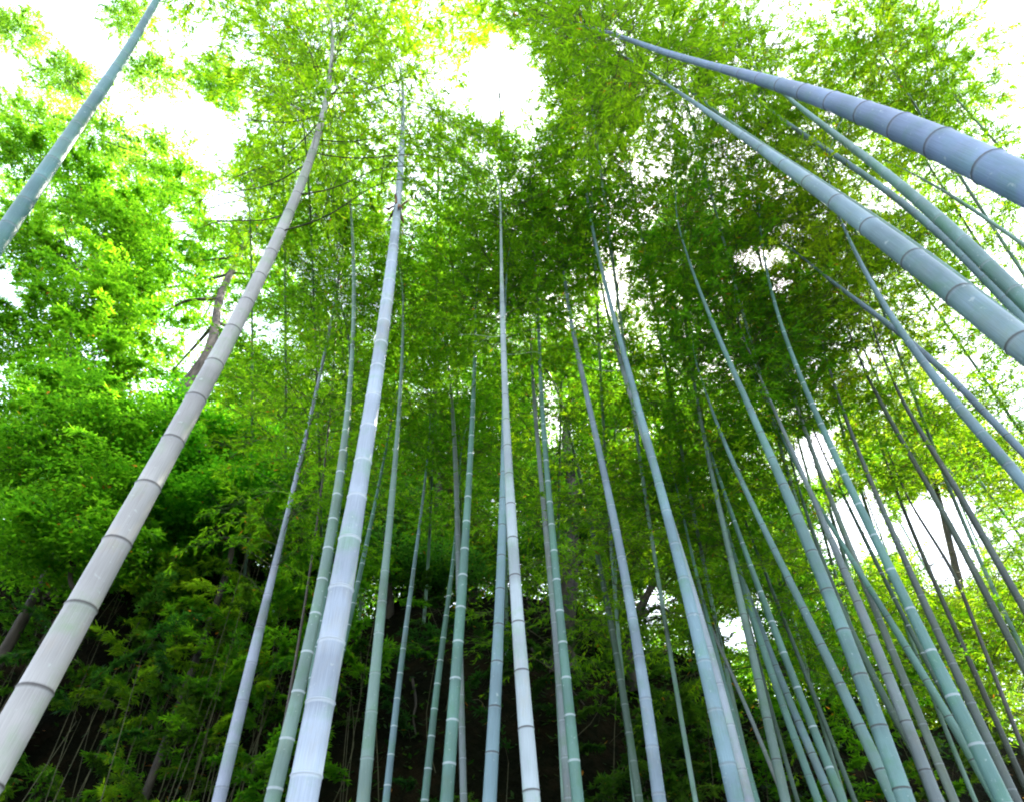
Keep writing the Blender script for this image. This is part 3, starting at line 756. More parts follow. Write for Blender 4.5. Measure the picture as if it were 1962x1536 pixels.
# photo x of the stem, distance, height, lean scale, colour
BACK = [(150, 14.5, 1.1, L1), (560, 12.8, .95, L2), (655, 13.6, 1.05, L2), (735, 12.9, 1.0, L3), (800, 14.2, 1.1, L3), (850, 13.0, .9, L3), (905, 14.6, 1.15, L2),
        (955, 13.2, .95, L3), (1010, 14.2, 1.1, L3), (1120, 13.4, 1.0, L2), (1170, 14.8, 1.15, L3), (1225, 13.2, .95, L3), (1300, 14.3, 1.2, L3),
        (1350, 13.3, 1.0, L3), (1420, 14.6, 1.2, L3), (1490, 13.6, 1.05, L3), (1560, 15.0, 1.15, L4), (1640, 13.8, 1.15, L4), (1720, 15.2, 1.2, L4),
        (1800, 14.0, 1.2, L4), (1900, 14.6, 1.15, L4), (600, 15.5, 1.25, L1), (700, 16.0, 1.3, L1), (1085, 16.2, 1.3, L2), (1460, 16.8, 1.3, L4), (-40, 14, 1.1, L1), (2010, 13, 1.1, L4)]
ORD = ['first', 'second', 'third', 'fourth', 'fifth', 'sixth', 'seventh', 'eighth', 'ninth', 'tenth', 'eleventh', 'twelfth', 'thirteenth', 'fourteenth', 'fifteenth',
       'sixteenth', 'seventeenth', 'eighteenth', 'nineteenth', 'twentieth', 'twenty first', 'twenty second', 'twenty third', 'twenty fourth', 'twenty fifth', 'twenty sixth', 'twenty seventh', 'twenty eighth']
rank = {i: n for n, i in enumerate(sorted(range(len(BACK)), key=lambda i: BACK[i][0]))}
for i, (px, y, hs, col) in enumerate(BACK):
    p = at_y(px, 1130, y); x = p[0]; g = float(ground_h(x, y))
    v = i % 4
    t = thing('leafy_bamboo', 'leafy bamboo up on the bank, %s from the left of the back row' % ORD[rank[i]], 'bamboo', (x, y, g - .1), 'leafy bamboos on top of the bank')
    rz = rng.uniform(0, 6.28); ca, sa = math.cos(rz), math.sin(rz)
    st = link('stem', STEM_ME[v], t); st.color = (*GREY, 1); st.rotation_euler = (0, 0, rz); st.scale = (1, 1, hs)
    Rm = np.array([[ca, -sa, 0], [sa, ca, 0], [0, 0, 1]])
    specs = [(Rm @ (p_ * np.array([1, 1, hs])) + np.array([x, y, g - .1]), az + rz, lf, s_ * 1.1) for p_, az, lf, s_ in PROTO[v][2]]
    arr = place_branches(specs, TEMPL_BIG, thin=.55, gap=1.0)
    foliage_object(arr, t, col)

# ------------------------------------------------------------------ taller bamboos whose crowns close the canopy
def canopy_bamboo(label, bx, by, tip, col, rad=.034, start=.45, dens=1.0, gap=1.0, thin=.6):
    tp = at(*tip)
    base = np.array([bx, by, float(ground_h(bx, by)) - .5])
    mid = base * .42 + tp * .58; mid[:2] = base[:2] * .72 + tp[:2] * .28
    P = curve_pts([base, base * .8 + mid * .2 + np.array([0, 0, .6]), mid, tp, tp + nrm(tp - mid) * 1.2 - np.array([0, 0, .7])], 60)
    q = np.linspace(0, 1, 60)
    SV, SF = tube_arrays(P, rad * (1 - q) ** .75 + .003, 10)
    t = thing('leafy_bamboo', label, 'bamboo', base, 'tall bamboos closing the canopy')
    z = SV[:, 2]; nd = np.maximum(0, 1 - np.abs(((z * 3.4) % 1) - .5) / .05)
    st = link('stem', mesh_from('stem', SV - base, SF, [M_CULM], {'tone': ('POINT', np.sin(np.floor(z * 3.4) * 7) * .5 + .5), 'powder': ('POINT', z * 0), 'scar': ('POINT', nd)}, smooth=True,
                              uv=np.stack([z * 0 + .3, z], 1)), t)
    st.color = (*SAGE, 1)
    specs = []; az = rng.uniform(0, 6.28)
    Ln = float(np.linalg.norm(np.diff(P, axis=0), axis=1).sum())
    for f in np.arange(start, 1, .16 / Ln / dens):
        p = np.array([np.interp(f, q, P[:, c]) for c in range(3)])
        for b in range(3):
            az += 2.1 + rng.normal(0, .4)
            g_ = (f - start) / (1 - start)
            specs.append((p, az, .2 + .4 * g_ + rng.normal(0, .15), (1.15 - .5 * g_) * rng.uniform(.7, 1.1)))
    foliage_object(place_branches(specs, TEMPL, gap=gap, thin=thin), t, col)
CAN = [('leafy bamboo crown closing the sky between the beige and the thickest white bamboo', -3.9, 11.8, (590, 330, 9.5), L1, {}),
       ('leafy bamboo crown left of the top of the leaning beige bamboo', -4.6, 11.6, (540, 200, 9.5), L1, {}),
       ('leafy bamboo crown right of the torn sheath', -1.7, 11.6, (840, 330, 10), L1, {}),
       ('drooping bamboo crown with the grey green peak, above the centre pair', -.1, 11.6, (960, 300, 10), L1, {}),
       ('bamboo crown in the middle of the canopy above the palest bamboo', .6, 8.5, (1020, 420, 9.8), L2, {}),
       ('bamboo crown above the pale blue bamboo', 1.4, 8.8, (1130, 300, 10), L1, {}),
       ('bamboo crown reaching the top edge right of the white sky notch', 2.0, 8.2, (1130, 170, 9.5), L1, {}),
       ('bamboo crown left of the deep green clump', 2.8, 8.6, (1220, 400, 9.8), L1, {}),
       ('high bamboo crown under the slender end of the lavender bamboo', 3.9, 7.6, (1330, 250, 9.5), L1, {'thin': .95}),
       ('bamboo crown between the broad blue grey stem and the deep green clump', 4.6, 8.3, (1430, 400, 9.6), L1, {'thin': .95}),
       ('bamboo crown right of the deep green clump below the broad blue grey stem', 5.2, 8.5, (1530, 540, 9.6), L2, {}),
       ('bamboo crown in the wedge between the teal and broad blue grey bamboos', 5.9, 7.6, (1600, 330, 9.4), L1, {'thin': .95}),
       ('bamboo crown filling the top right corner above the lavender bamboo', 7.4, 6.0, (1720, 150, 9.0), L1, {'thin': .95}),
       ('bamboo crown at the right edge above the lavender bamboo', 8.4, 5.4, (1850, 210, 9.0), L1, {'thin': .95}),
       ('bamboo crown at the right edge between the lavender and teal bamboos', 7.9, 6.8, (1800, 350, 9.2), L1, {'thin': .95}),
       ('bamboo crown under the narrow cross of two stems at the right', 6.6, 8.4, (1640, 640, 9.8), L2, {}),
       ('bamboo crown at the right edge above the narrow cross of two stems', 8.0, 7.6, (1770, 560, 9.4), L2, {}),
       ('bamboo crown at the right edge below the narrow cross of two stems', 8.4, 8.8, (1790, 800, 10.5), L4, {}),
       ('bamboo crown left of the tall stem of the lilac grey bamboo', -3.0, 11.9, (640, 520, 10.5), L2, {}),
       ('olive bamboo crown left of the centre pair at mid height', -1.0, 11.8, (870, 560, 10.8), L3, {}),
       ('bamboo crown crowning the teal twin right of the centre pair', .9, 11.8, (1080, 560, 10.8), L3, {}),
       ('bamboo crown behind the bare white side twigs', 2.0, 11.8, (1180, 620, 11), L2, {}),
       ('bamboo crown over the long slender bluish bamboo', 4.2, 9.5, (1400, 620, 11), L3, {}),
       ('bamboo crown over the grey bamboo with the dark collar', 5.2, 9.7, (1500, 730, 11.2), L3, {}),
       ('bamboo crown behind the middle of the leaning beige bamboo', -5.6, 12.0, (480, 440, 10.8), L1, {})]
for lb, bx, by, tip, col, kw in CAN:
    canopy_bamboo(lb, bx, by, tip, col, **kw)

# ------------------------------------------------------------------ broadleaf trees, their crowns set round the trunk's limbs
def broadleaf(label, name, trunk_px, blobs, leaves, leaf, col, group=None, r0=.14, cat='tree', wl=.5, clump=.2, gap=1.0, bark=None, flat=.5, spray=0):
    """trunk_px: [(px, py, y)...] foot first; blobs: [(px, py, y, rx, ry, rz)] metres"""
    T = [at_y(a, b, y) for a, b, y in trunk_px]
    foot = T[0].copy(); foot[2] = float(ground_h(foot[0], foot[1])) - .15
    if foot[2] < T[0][2] - .2: T = [foot] + T
    base = T[0].copy()
    bark = bark or (M_BARK if 'curved forking' in label else M_BARK_DARK)
    t = thing(name, label, cat, base, group)
    TP = curve_pts(T, 40)
    q = np.linspace(0, 1, 40)
    rad = r0 * (1 - .62 * q) * (1 + .5 * np.exp(-q * 14)) * (1 + .05 * np.sin(q * 37))
    V, Fq = tube_arrays(TP, rad, 12)
    V += rng.normal(0, r0 * .03, V.shape)
    tr = link('trunk', mesh_from('trunk', V - base, Fq, [bark or M_BARK], smooth=True), t)
    B, D_, Nn, Lv, Ti = [], [], [], [], []
    twv = []
    vol = np.array([b[3] * b[4] * b[5] for b in blobs]) ** .67; vol /= vol.sum()
    for (px, py, y, rx, ry, rz), vf in zip(blobs, vol):
        c = at_y(px, py, y)
        i0 = int(np.argmin(np.linalg.norm(TP[8:] - c, axis=1) + 0.4 * np.maximum(0, TP[8:, 2] - c[2]))) + 8
        mid = (TP[i0] + c) / 2 + np.array([rng.normal(0, .15), rng.normal(0, .15), .25])
        LP = curve_pts([TP[i0], mid, c, c + nrm(c - mid) * max(rx, rz) * .5], 16)
        lr = rad[i0] * .55 * np.linspace(1, .12, 16)
        lv, lf = tube_arrays(LP, lr, 7)
        link('limb', mesh_from('limb', lv - base, lf, [bark or M_BARK], smooth=True), t)
        nc = max(6, int(leaves * 1.9 * vf / 46))
        u = nrm(rng.normal(0, 1, (nc, 3))); rr_ = rng.uniform(0.25, 1, (nc, 1)) ** .55
        cc = c + u * rr_ * np.array([rx, ry, rz])
        cc += rng.normal(0, .12, cc.shape)
        if gap > 0: cc = cc[keep_mask(cc, soft=gap)]
        for ci in cc[:: 2]:
            j = int(np.argmin(np.linalg.norm(LP - ci, axis=1)))
            m_ = (LP[j] + ci) / 2 + np.array([0, 0, .06])
            twv.append(tube_arrays(curve_pts([LP[j], m_, ci], 5), np.linspace(.008, .002, 5), 3))
        m = 46
        b = np.repeat(cc, m, 0); n_ = len(b)
        b = b + rng.normal(0, 1, (n_, 3)) * np.array([clump, clump, clump * flat])
        a = rng.uniform(0, 6.28, n_)
        d = nrm(np.stack([np.cos(a), np.sin(a), rng.normal(-.25, .3, n_)], 1))
        nn = nrm(np.stack([rng.normal(0, .45, n_), rng.normal(0, .45, n_), np.ones(n_)], 1)); nn = nrm(nn - d * np.sum(nn * d, 1)[:, None])
        B.append(b); D_.append(d); Nn.append(nn); Lv.append(leaf * rng.uniform(.6, 1.3, n_))
        ti = np.repeat(rng.uniform(0, .5, len(cc)), m) + rng.uniform(0, .5, n_); ti[rng.random(n_) < .006] = 1.6
        Ti.append(ti)
    B = np.concatenate(B); D_ = np.concatenate(D_); Nn = np.concatenate(Nn); Lv = np.concatenate(Lv); Ti = np.concatenate(Ti)
    LV, LF = leaf_quads(B, D_, Nn, Lv, Lv * wl)
    if twv:
        SV, SF = merge(twv)
        arr = (np.concatenate([LV, SV]), np.concatenate([LF, SF + len(LV)]), np.concatenate([np.zeros(len(LF)), np.ones(len(SF))]), np.concatenate([Ti, np.full(len(SF), .5)]))
    else: arr = (LV, LF, np.zeros(len(LF)), Ti)
    if spray:
        specs = []
        for (px, py, y, rx, ry, rz), vf in zip(blobs, vol):
            c = at_y(px, py, y)
            for _ in range(max(4, int(spray * vf))):
                u = nrm(rng.normal(0, 1, 3)) * rng.uniform(.1, .85)
                p = c + u * np.array([rx, ry, rz])
                specs.append((p, math.atan2(u[1] * 1.0, u[0]) + rng.normal(0, .5), .25 + rng.normal(0, .2), rng.uniform(.3, .62)))
        sp = place_branches(specs, TEMPL_BIG, gap=gap, lscale=1.15)
        if sp:
            V1, F1, m1, t1 = arr; V2, F2, m2, t2 = sp
            arr = (np.concatenate([V1, V2]), np.concatenate([F1, F2 + len(V1)]), np.concatenate([m1, m2]), np.concatenate([t1, t2]))
    foliage_object(arr, t, col, twig=bark or M_BARK, name='crown')
    return t

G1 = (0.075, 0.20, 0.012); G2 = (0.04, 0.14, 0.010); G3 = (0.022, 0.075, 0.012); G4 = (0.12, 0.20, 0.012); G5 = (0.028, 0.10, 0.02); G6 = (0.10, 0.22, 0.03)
TG = 'broadleaf trees on and before the bank'
broadleaf('tall tree with curved forking brown trunk behind the leaning beige bamboo', 'broadleaf_tree',
          [(315, 860, 10.6), (346, 760, 10.6), (392, 690, 10.7), (410, 640, 10.9), (425, 560, 11.4), (470, 470, 12.0), (500, 390, 12.2)],
          [(420, 480, 12.2, 1.5, 1.2, .9), (310, 500, 12.0, 1.3, 1.2, .8), (520, 560, 12.4, 1.2, 1, .9), (480, 330, 12.6, 1.5, 1.2, 1.0), (350, 350, 12.2, 1.3, 1.2, .8), (560, 440, 12.6, 1.3, 1, 1), (470, 690, 12.4, 1.0, .8, .7), (250, 560, 12.3, 1.1, .9, .7), (400, 590, 12.6, 1.2, .9, .7), (340, 700, 12.6, .9, .8, .5), (280, 430, 12.4, 1.2, 1, .8), (400, 400, 12.6, 1.2, 1, .8),
           (300, 610, 12.2, .9, .8, .5), (420, 180, 13, 1.4, 1.2, 1.0)], 20000, .11, G1, TG, r0=.20, spray=330)
broadleaf('bright green tree filling the left edge at mid height', 'broadleaf_tree',
          [(90, 1100, 9.2), (110, 900, 9.2), (130, 700, 9.0), (150, 520, 9.0)],
          [(200, 440, 9.0, 1.0, .9, .7), (150, 340, 9.0, .9, .8, .6), (150, 580, 8.8, .9, .9, .7), (215, 530, 8.8, .6, .6, .5), (180, 690, 8.8, .8, .8, .6), (60, 480, 9, 1, .8, .8), (60, 300, 9, 1, .8, .7), (260, 400, 9.2, .7, .6, .4), (50, 650, 9, .8, .8, .8), (240, 620, 9.2, .7, .6, .5), (270, 480, 9.3, .7, .6, .5), (20, 800, 9, .8, .7, .6), (160, 780, 9, .7, .6, .4)],
          17000, .10, G1, TG, r0=.09, gap=.8, spray=360)
broadleaf('pale yellow green tree high in the upper left, half lost in the bright sky', 'broadleaf_tree',
          [(215, 800, 12.5), (235, 600, 12.5), (260, 420, 12.5), (280, 300, 12.5)],
          [(200, 260, 12.5, 2.2, 1.6, 2.0), (300, 150, 12.5, 2.4, 1.6, 2.2), (330, 310, 12.6, 2.0, 1.4, 1.6), (130, 150, 12.5, 2.4, 1.6, 2.4), (420, 150, 12.6, 1.8, 1.3, 2.0), (230, 370, 12.4, 2.0, 1.4, 1.5), (40, 230, 12, 2.6, 1.6, 2.4), (30, 60, 12, 2.6, 1.6, 2.6), (250, 40, 12.5, 2.4, 1.6, 2.4), (60, 400, 12.2, 2, 1.4, 1.6)],
          30000, .12, G6, TG, r0=.15, gap=.8, spray=760, clump=.35)
broadleaf('vivid low maple with layered leaves left of the pale green bamboo', 'maple_tree',
          [(430, 1110, 9.6), (420, 1020, 9.5), (400, 930, 9.3), (380, 850, 9.2)],
          [(330, 920, 9.2, 1.0, .8, .28), (430, 850, 9.4, 1.0, .8, .25), (250, 860, 9.2, .8, .7, .25), (420, 960, 9.0, .9, .7, .22), (300, 990, 9.0, .8, .7, .22), (500, 920, 9.4, .7, .6, .25), (350, 790, 9.5, .7, .6, .22)],
          20000, .085, (.05, .19, .012), TG, r0=.06, wl=.6, clump=.2, flat=.25, gap=.5, spray=60)
broadleaf('small bright leaved tree low at the left edge beside the beige bamboo', 'broadleaf_tree',
          [(120, 1250, 8.4), (135, 1100, 8.3), (150, 960, 8.2), (160, 860, 8.1)],
          [(170, 830, 8.1, .75, .7, .4), (200, 930, 8.1, .7, .6, .35), (140, 980, 8.0, .6, .6, .35), (150, 760, 8.2, .7, .6, .4), (180, 1060, 8.0, .45, .5, .22), (60, 870, 8, .8, .7, .6), (260, 800, 8.4, .6, .5, .3), (60, 1040, 8, .8, .6, .4)],
          16000, .08, (.06, .18, .012), TG, r0=.05, gap=.4, spray=70)
broadleaf('leafy tree behind the thin teal stems between the white and teal bamboos', 'broadleaf_tree',
          [(560, 1020, 13), (570, 900, 13), (585, 780, 13.1), (590, 660, 13.2)],
          [(530, 720, 13, 1.3, 1, .9), (600, 800, 13, 1.2, 1, .9), (500, 820, 12.8, 1.2, 1, .7), (620, 640, 13.2, 1.3, 1, 1), (560, 930, 12.8, 1.3, 1, .7), (470, 760, 12.8, .9, .8, .5), (650, 900, 12.8, 1.1, .9, .7)],
          14000, .10, (.07, .17, .01), TG, r0=.11, spray=100)
broadleaf('dark evergreen with thick brown trunk behind the slim dull green bamboo', 'evergreen_tree',
          [(1078, 1225, 11.7), (1090, 1130, 11.7), (1095, 1040, 11.8), (1100, 950, 12.0), (1085, 860, 12.4), (1090, 780, 12.8)],
          [(1130, 900, 12.3, 1.1, .9, .6), (1010, 930, 12.5, .9, .8, .5), (1110, 1010, 12.0, .8, .7, .35), (1180, 990, 12.4, .9, .8, .5), (1030, 1050, 12.3, .8, .7, .4), (1170, 1110, 12.2, .7, .6, .35), (1080, 700, 13, 1.2, 1, .8), (1160, 780, 12.8, 1.2, 1, .8), (1000, 780, 13, .9, .8, .6)],
          24000, .085, G3, TG, r0=.24)
broadleaf('evergreen tree with ochre tinged leaves left of the centre pair of bamboos', 'evergreen_tree',
          [(905, 1180, 13), (900, 1060, 13), (890, 950, 13.1), (885, 860, 13.2)],
          [(930, 900, 13, 1.1, .9, .7), (840, 940, 13, 1.1, .9, .7), (900, 1040, 12.8, 1.0, .8, .5), (780, 1030, 12.8, 1.0, .8, .5), (830, 830, 13.1, 1.2, 1, .8), (950, 1070, 12.9, .8, .7, .4), (740, 930, 12.9, 1.1, .9, .7)],
          24000, .085, (0.05, 0.095, 0.012), TG, r0=.15)
broadleaf('dark hanging evergreen at left of the bank top behind the slim ringed bamboos', 'evergreen_tree',
          [(745, 1160, 12.0), (740, 1080, 12.0), (735, 1000, 12.1), (730, 930, 12.2)],
          [(700, 1060, 12, 1.1, .8, .5), (790, 1090, 12, 1.0, .8, .4), (650, 980, 12.2, 1.1, .9, .6), (750, 980, 12.2, 1.1, .9, .6), (860, 1090, 12.2, .9, .7, .4), (610, 1070, 12.2, .9, .8, .5)],
          20000, .075, G5, TG, r0=.12)
broadleaf('low tree with a slanting bough beside the small low sky opening', 'broadleaf_tree',
          [(1205, 1240, 11.9), (1225, 1170, 11.9), (1255, 1110, 11.9), (1275, 1060, 12.0)],
          [(1290, 1060, 12, .9, .7, .5), (1210, 1060, 12.0, .8, .7, .4), (1340, 1120, 12, .8, .7, .35), (1180, 1200, 11.8, .45, .5, .3), (1290, 980, 12.2, 1.1, .8, .6), (1370, 1040, 12.1, .9, .8, .5), (1310, 1200, 11.9, .5, .5, .25), (1230, 900, 12.6, 1.1, .9, .7)],
          24000, .075, (0.06, 0.13, 0.012), TG, r0=.12)
broadleaf('round crowned tree filling the space behind the stoutest teal bamboo', 'broadleaf_tree',
          [(1500, 1330, 12.2), (1500, 1240, 12.2), (1495, 1160, 12.3), (1490, 1090, 12.4)],
          [(1500, 1100, 12.3, 1.0, .8, .5), (1550, 1190, 12.2, .8, .7, .4), (1430, 1060, 12.4, .9, .8, .5), (1540, 1010, 12.6, .9, .8, .5), (1500, 1250, 12, .7, .6, .3), (1400, 1130, 12.3, .6, .6, .35), (1470, 960, 12.7, 1.1, .9, .6), (1600, 1110, 12.5, .7, .7, .5), (1590, 1260, 12.2, .7, .6, .4)],
          26000, .07, G2, TG, r0=.12)
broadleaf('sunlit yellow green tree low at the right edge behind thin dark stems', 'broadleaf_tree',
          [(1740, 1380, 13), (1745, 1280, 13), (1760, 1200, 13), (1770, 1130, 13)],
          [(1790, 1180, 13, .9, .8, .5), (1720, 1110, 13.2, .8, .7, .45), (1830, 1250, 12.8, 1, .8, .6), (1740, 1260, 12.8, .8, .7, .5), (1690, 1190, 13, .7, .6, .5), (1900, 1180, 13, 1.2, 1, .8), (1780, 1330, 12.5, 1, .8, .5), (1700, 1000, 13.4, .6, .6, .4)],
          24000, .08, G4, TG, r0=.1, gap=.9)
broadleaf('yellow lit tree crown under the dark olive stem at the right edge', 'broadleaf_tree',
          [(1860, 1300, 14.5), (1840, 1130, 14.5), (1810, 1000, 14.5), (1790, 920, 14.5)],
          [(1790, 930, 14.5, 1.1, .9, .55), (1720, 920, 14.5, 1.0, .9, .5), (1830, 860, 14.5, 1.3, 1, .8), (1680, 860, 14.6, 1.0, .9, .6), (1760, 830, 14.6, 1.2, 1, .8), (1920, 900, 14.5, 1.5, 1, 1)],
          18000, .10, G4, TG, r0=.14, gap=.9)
broadleaf('deep green conifer like clump in front of the paler canopy, upper right of centre', 'evergreen_tree',
          [(1345, 1100, 12.6), (1340, 900, 12.4), (1325, 700, 12.0), (1315, 560, 11.6), (1310, 460, 11.4)],
          [(1310, 400, 11.4, 1.2, 1, .8), (1270, 470, 11.4, 1.0, .9, .6), (1370, 450, 11.4, 1.0, .9, .6), (1330, 520, 11.6, .8, .7, .4), (1330, 345, 11.5, .6, .6, .4), (1240, 480, 11.6, .7, .6, .4)],
          13000, .085, G5, TG, r0=.13, gap=.8)
broadleaf('dark leaved branch mass behind the torn sheath of the thickest white bamboo', 'evergreen_tree',
          [(840, 1140, 12.6), (840, 900, 12.4), (838, 700, 12.0), (835, 560, 11.8), (835, 480, 11.7)],
          [(835, 470, 11.7, .9, .8, .4), (800, 530, 11.7, 1.0, .8, .5), (880, 560, 11.9, 1.0, .9, .5), (820, 620, 12, 1.1, .9, .6), (860, 410, 11.7, .6, .6, .3)],
          12000, .09, (0.035, 0.12, 0.010), TG, r0=.12, gap=.7)

broadleaf('dense low tree on the bank top at the far left behind the beige bamboo foot', 'broadleaf_tree',
          [(150, 1120, 11.5), (160, 1020, 11.5), (170, 940, 11.6), (180, 860, 11.7)],
          [(130, 960, 11.4, 1.2, .9, .6), (230, 1000, 11.4, 1.2, .9, .5), (60, 1020, 11.2, 1.3, 1, .6), (330, 1020, 11.4, 1.1, .9, .45), (200, 900, 11.7, 1.3, 1, .7), (20, 900, 11.7, 1.5, 1, .9), (300, 920, 11.8, 1.1, .9, .6), (420, 1010, 11.6, 1.0, .8, .5), (120, 1060, 11, 1.0, .8, .4), (260, 1070, 11, .9, .8, .3)],
          30000, .09, G2, TG, r0=.1, gap=.3)
broadleaf('second low tree on the bank top behind the foot of the lilac grey bamboo', 'broadleaf_tree',
          [(470, 1140, 12), (475, 1060, 12), (480, 980, 12), (485, 910, 12)],
          [(440, 1010, 12, 1.0, .8, .5), (530, 1030, 12, 1.0, .8, .5), (600, 1060, 12, .9, .8, .5), (500, 930, 12.2, 1.1, .9, .6), (400, 1060, 11.8, .8, .7, .35), (560, 960, 12, 1, .8, .5)],
          18000, .08, G3, TG, r0=.1, gap=.3)

# ------------------------------------------------------------------ shrubs on the bank face
def bamboo_grass(label, px, py, y, n, spread, size, col, rise=.5):
    c = at_y(px, py, y); x, yy = c[0], c[1]
    g = float(ground_h(x, yy))
    h = max(c[2] - g, .3)
    base = np.array([x, yy, g - .05])
    t = thing('shrub', label, 'shrub', base, 'shrubs growing on the dark bank')
    specs = []
    for i in range(n):
        a = rng.uniform(0, 6.28)
        xx = x + rng.normal(0, spread * .5); y2 = yy + rng.normal(0, spread * .25)
        g2 = float(ground_h(xx, y2))
        hh = h * rng.uniform(.35, 1.2)
        p = np.array([xx, y2, g2 + hh])
        specs.append((p, -math.pi / 2 + rng.normal(0, 1.1), rise + rng.normal(0, .3), size * rng.uniform(.6, 1.2)))
    stems = []
    for p, az, lf, s_ in specs[:: 4]:
        f = p.copy(); f[0] += rng.normal(0, .35); f[1] += .25; f[2] = float(ground_h(f[0], f[1])) - .05
        stems.append(tube_arrays(curve_pts([f, (f + p) / 2 + rng.normal(0, .12, 3), p], 6), np.linspace(.009, .004, 6), 5))
    sv, sf = merge(stems)
    link('stalks', mesh_from('stalks', sv - base, sf, [M_TWIG], smooth=True), t)['kind'] = 'stuff'
    arr = place_branches(specs, TEMPL_BIG, gap=0, lscale=.9)
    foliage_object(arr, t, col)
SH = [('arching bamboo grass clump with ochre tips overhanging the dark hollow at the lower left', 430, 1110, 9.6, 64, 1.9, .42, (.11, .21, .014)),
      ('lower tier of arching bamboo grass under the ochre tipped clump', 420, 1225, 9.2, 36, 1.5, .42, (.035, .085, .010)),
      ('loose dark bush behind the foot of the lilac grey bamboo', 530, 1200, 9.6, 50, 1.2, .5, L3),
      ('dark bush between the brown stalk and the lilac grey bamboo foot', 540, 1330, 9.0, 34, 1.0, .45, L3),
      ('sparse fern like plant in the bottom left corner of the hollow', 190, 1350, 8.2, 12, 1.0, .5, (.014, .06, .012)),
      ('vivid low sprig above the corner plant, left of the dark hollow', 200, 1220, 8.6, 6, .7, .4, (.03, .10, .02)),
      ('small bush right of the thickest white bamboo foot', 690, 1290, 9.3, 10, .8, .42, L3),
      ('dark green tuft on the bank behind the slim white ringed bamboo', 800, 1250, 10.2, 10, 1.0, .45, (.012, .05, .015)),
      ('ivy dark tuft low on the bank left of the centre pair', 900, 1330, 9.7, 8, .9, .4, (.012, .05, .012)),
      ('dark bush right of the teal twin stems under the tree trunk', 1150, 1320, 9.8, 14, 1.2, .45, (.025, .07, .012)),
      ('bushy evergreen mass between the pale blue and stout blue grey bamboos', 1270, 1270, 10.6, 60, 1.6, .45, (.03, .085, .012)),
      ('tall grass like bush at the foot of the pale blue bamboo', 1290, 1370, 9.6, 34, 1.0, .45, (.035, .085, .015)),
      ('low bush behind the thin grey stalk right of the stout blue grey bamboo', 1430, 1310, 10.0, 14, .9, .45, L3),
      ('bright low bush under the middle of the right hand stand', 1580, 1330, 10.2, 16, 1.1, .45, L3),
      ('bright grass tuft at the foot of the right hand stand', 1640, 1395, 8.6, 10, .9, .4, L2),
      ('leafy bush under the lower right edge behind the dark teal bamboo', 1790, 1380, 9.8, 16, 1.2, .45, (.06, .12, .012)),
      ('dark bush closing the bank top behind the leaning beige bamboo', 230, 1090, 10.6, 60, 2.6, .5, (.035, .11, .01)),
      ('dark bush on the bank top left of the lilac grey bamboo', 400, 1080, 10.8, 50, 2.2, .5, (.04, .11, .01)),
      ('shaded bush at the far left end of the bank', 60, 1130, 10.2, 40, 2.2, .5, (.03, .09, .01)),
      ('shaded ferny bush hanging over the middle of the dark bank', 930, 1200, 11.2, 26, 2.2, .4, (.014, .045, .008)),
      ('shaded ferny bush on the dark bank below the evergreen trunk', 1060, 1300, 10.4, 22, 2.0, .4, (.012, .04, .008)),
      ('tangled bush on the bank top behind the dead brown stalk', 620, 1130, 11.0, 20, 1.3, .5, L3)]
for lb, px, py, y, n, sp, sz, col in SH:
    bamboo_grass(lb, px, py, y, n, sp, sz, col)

# ------------------------------------------------------------------ ground cover, litter and roots on the bank
def ground_cover():
    n = 150000
    x = rng.uniform(-15, 16, n); y = rng.uniform(8.2, 13.5, n)
    patch = np.sin(x * 1.3 + 2 * np.sin(y * 1.1)) * np.sin(y * 1.9 + x * .6) + .35 * np.sin(x * 4.1) * np.sin(y * 5.3)
    k = rng.random(n) < np.clip(.25 + patch, .05, 1); x, y = x[k], y[k]; n = len(x)
    z = ground_h(x, y) + rng.uniform(.02, .42, n)
    a = rng.uniform(0, 6.28, n)
    d = nrm(np.stack([np.cos(a) * .8, np.sin(a) * .8 - .5, rng.normal(0, .4, n)], 1))
    nn = nrm(np.stack([rng.normal(0, .5, n), rng.normal(-.5, .4, n), np.ones(n)], 1)); nn = nrm(nn - d * np.sum(nn * d, 1)[:, None])
    l = rng.uniform(.06, .17, n)
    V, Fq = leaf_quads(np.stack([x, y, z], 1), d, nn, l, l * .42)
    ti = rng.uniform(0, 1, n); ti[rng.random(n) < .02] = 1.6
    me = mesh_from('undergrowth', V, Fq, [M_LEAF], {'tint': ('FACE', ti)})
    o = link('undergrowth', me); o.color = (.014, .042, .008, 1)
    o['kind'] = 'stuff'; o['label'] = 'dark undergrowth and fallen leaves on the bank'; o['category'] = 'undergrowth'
ground_cover()
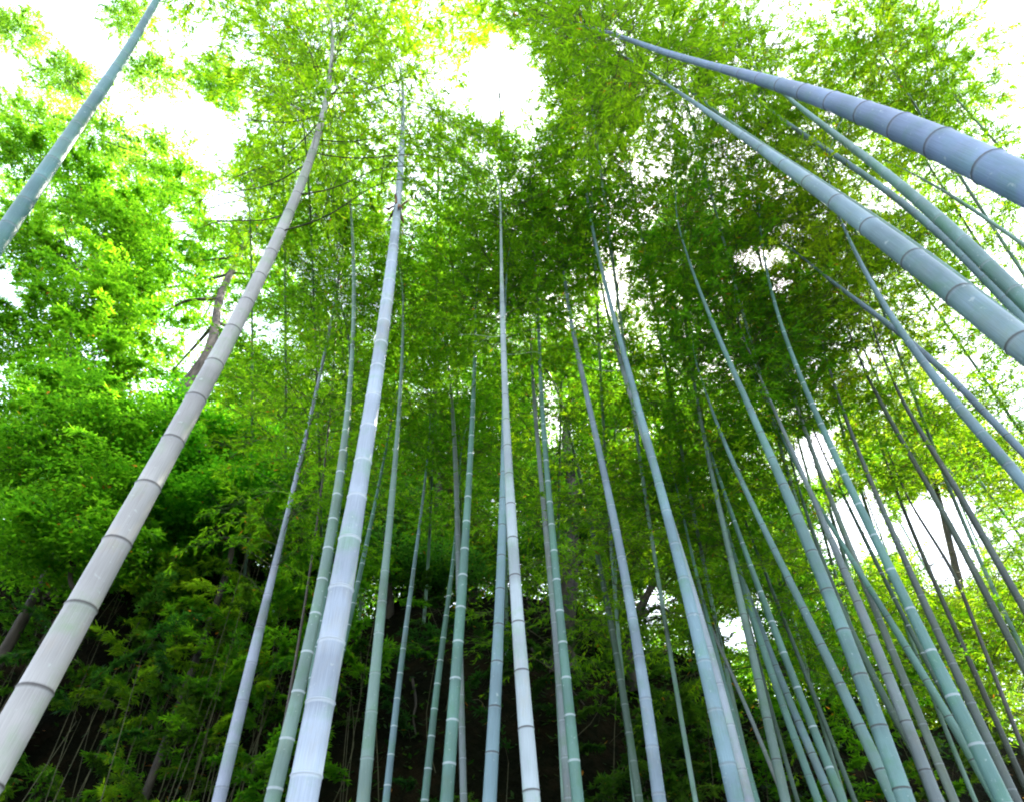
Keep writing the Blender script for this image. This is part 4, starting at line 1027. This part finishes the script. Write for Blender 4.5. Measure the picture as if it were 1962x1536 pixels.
for i, (pts_, lb) in enumerate([([(1010, 1235), (1050, 1275), (1085, 1310), (1120, 1350)], 'bare pale root running down the bank behind the teal twin stems'),
                                ([(790, 1300), (797, 1345), (792, 1375), (798, 1410)], 'thin wavy root hanging down the bank right of the slim ringed bamboo'),
                                ([(640, 1160), (700, 1140), (760, 1128), (820, 1135)], 'root like bough lying along the bank top behind the slim bamboos')]):
    P = []
    for px, py in pts_:
        r = ray(px, py); t_ = 8.0
        while (CAM + r * t_)[2] > ground_h((CAM + r * t_)[0], (CAM + r * t_)[1]) + .04 and t_ < 14: t_ += .02
        P.append(CAM + r * (t_ - .05))
    V, Fq = tube_arrays(curve_pts(P, 24), np.linspace(.028, .012, 24), 6)
    o = link('root', mesh_from('root', V - P[0], Fq, [M_BARK_DARK], smooth=True), None, tuple(P[0])); o['label'] = lb; o['category'] = 'root'

# ------------------------------------------------------------------ the wood behind the bank, read as one mass
def far_wood():
    nc = 8500
    x = rng.uniform(-26, 26, nc); y = rng.uniform(18.5, 24, nc)
    hmax = 9.5 + 2.0 * np.sin(x * .55 + 1) + 1.2 * np.sin(x * 1.4) - 3.2 * sstep(3, 16, x) + 2.5 * sstep(-3, -9, x)
    z = ground_h(x, y) + rng.uniform(0, 1, nc) ** .9 * hmax
    cc = np.stack([x, y, z], 1)
    cc = cc[keep_mask(cc) | ((cc[:, 0] < -3) & (cc[:, 2] < 14))]
    m = 26; b = np.repeat(cc, m, 0); n_ = len(b)
    b = b + rng.normal(0, 1, (n_, 3)) * np.array([.34, .34, .22])
    a = rng.uniform(0, 6.28, n_)
    d = nrm(np.stack([np.cos(a), np.sin(a), rng.normal(-.3, .3, n_)], 1))
    nn = nrm(rng.normal(0, .5, (n_, 3)) + np.array([0, -.2, 1.0])); nn = nrm(nn - d * np.sum(nn * d, 1)[:, None])
    l = .19 * rng.uniform(.6, 1.3, n_)
    V, Fq = leaf_quads(b, d, nn, l, l * .45)
    ti = np.repeat(rng.uniform(0, .5, len(cc)), m) + rng.uniform(0, .5, n_)
    o = link('woodland', mesh_from('woodland', V, Fq, [M_LEAF], {'tint': ('FACE', ti)}))
    o.color = (.05, .12, .012, 1); o['kind'] = 'stuff'; o['label'] = 'green mass of the wood behind the bank'
far_wood()
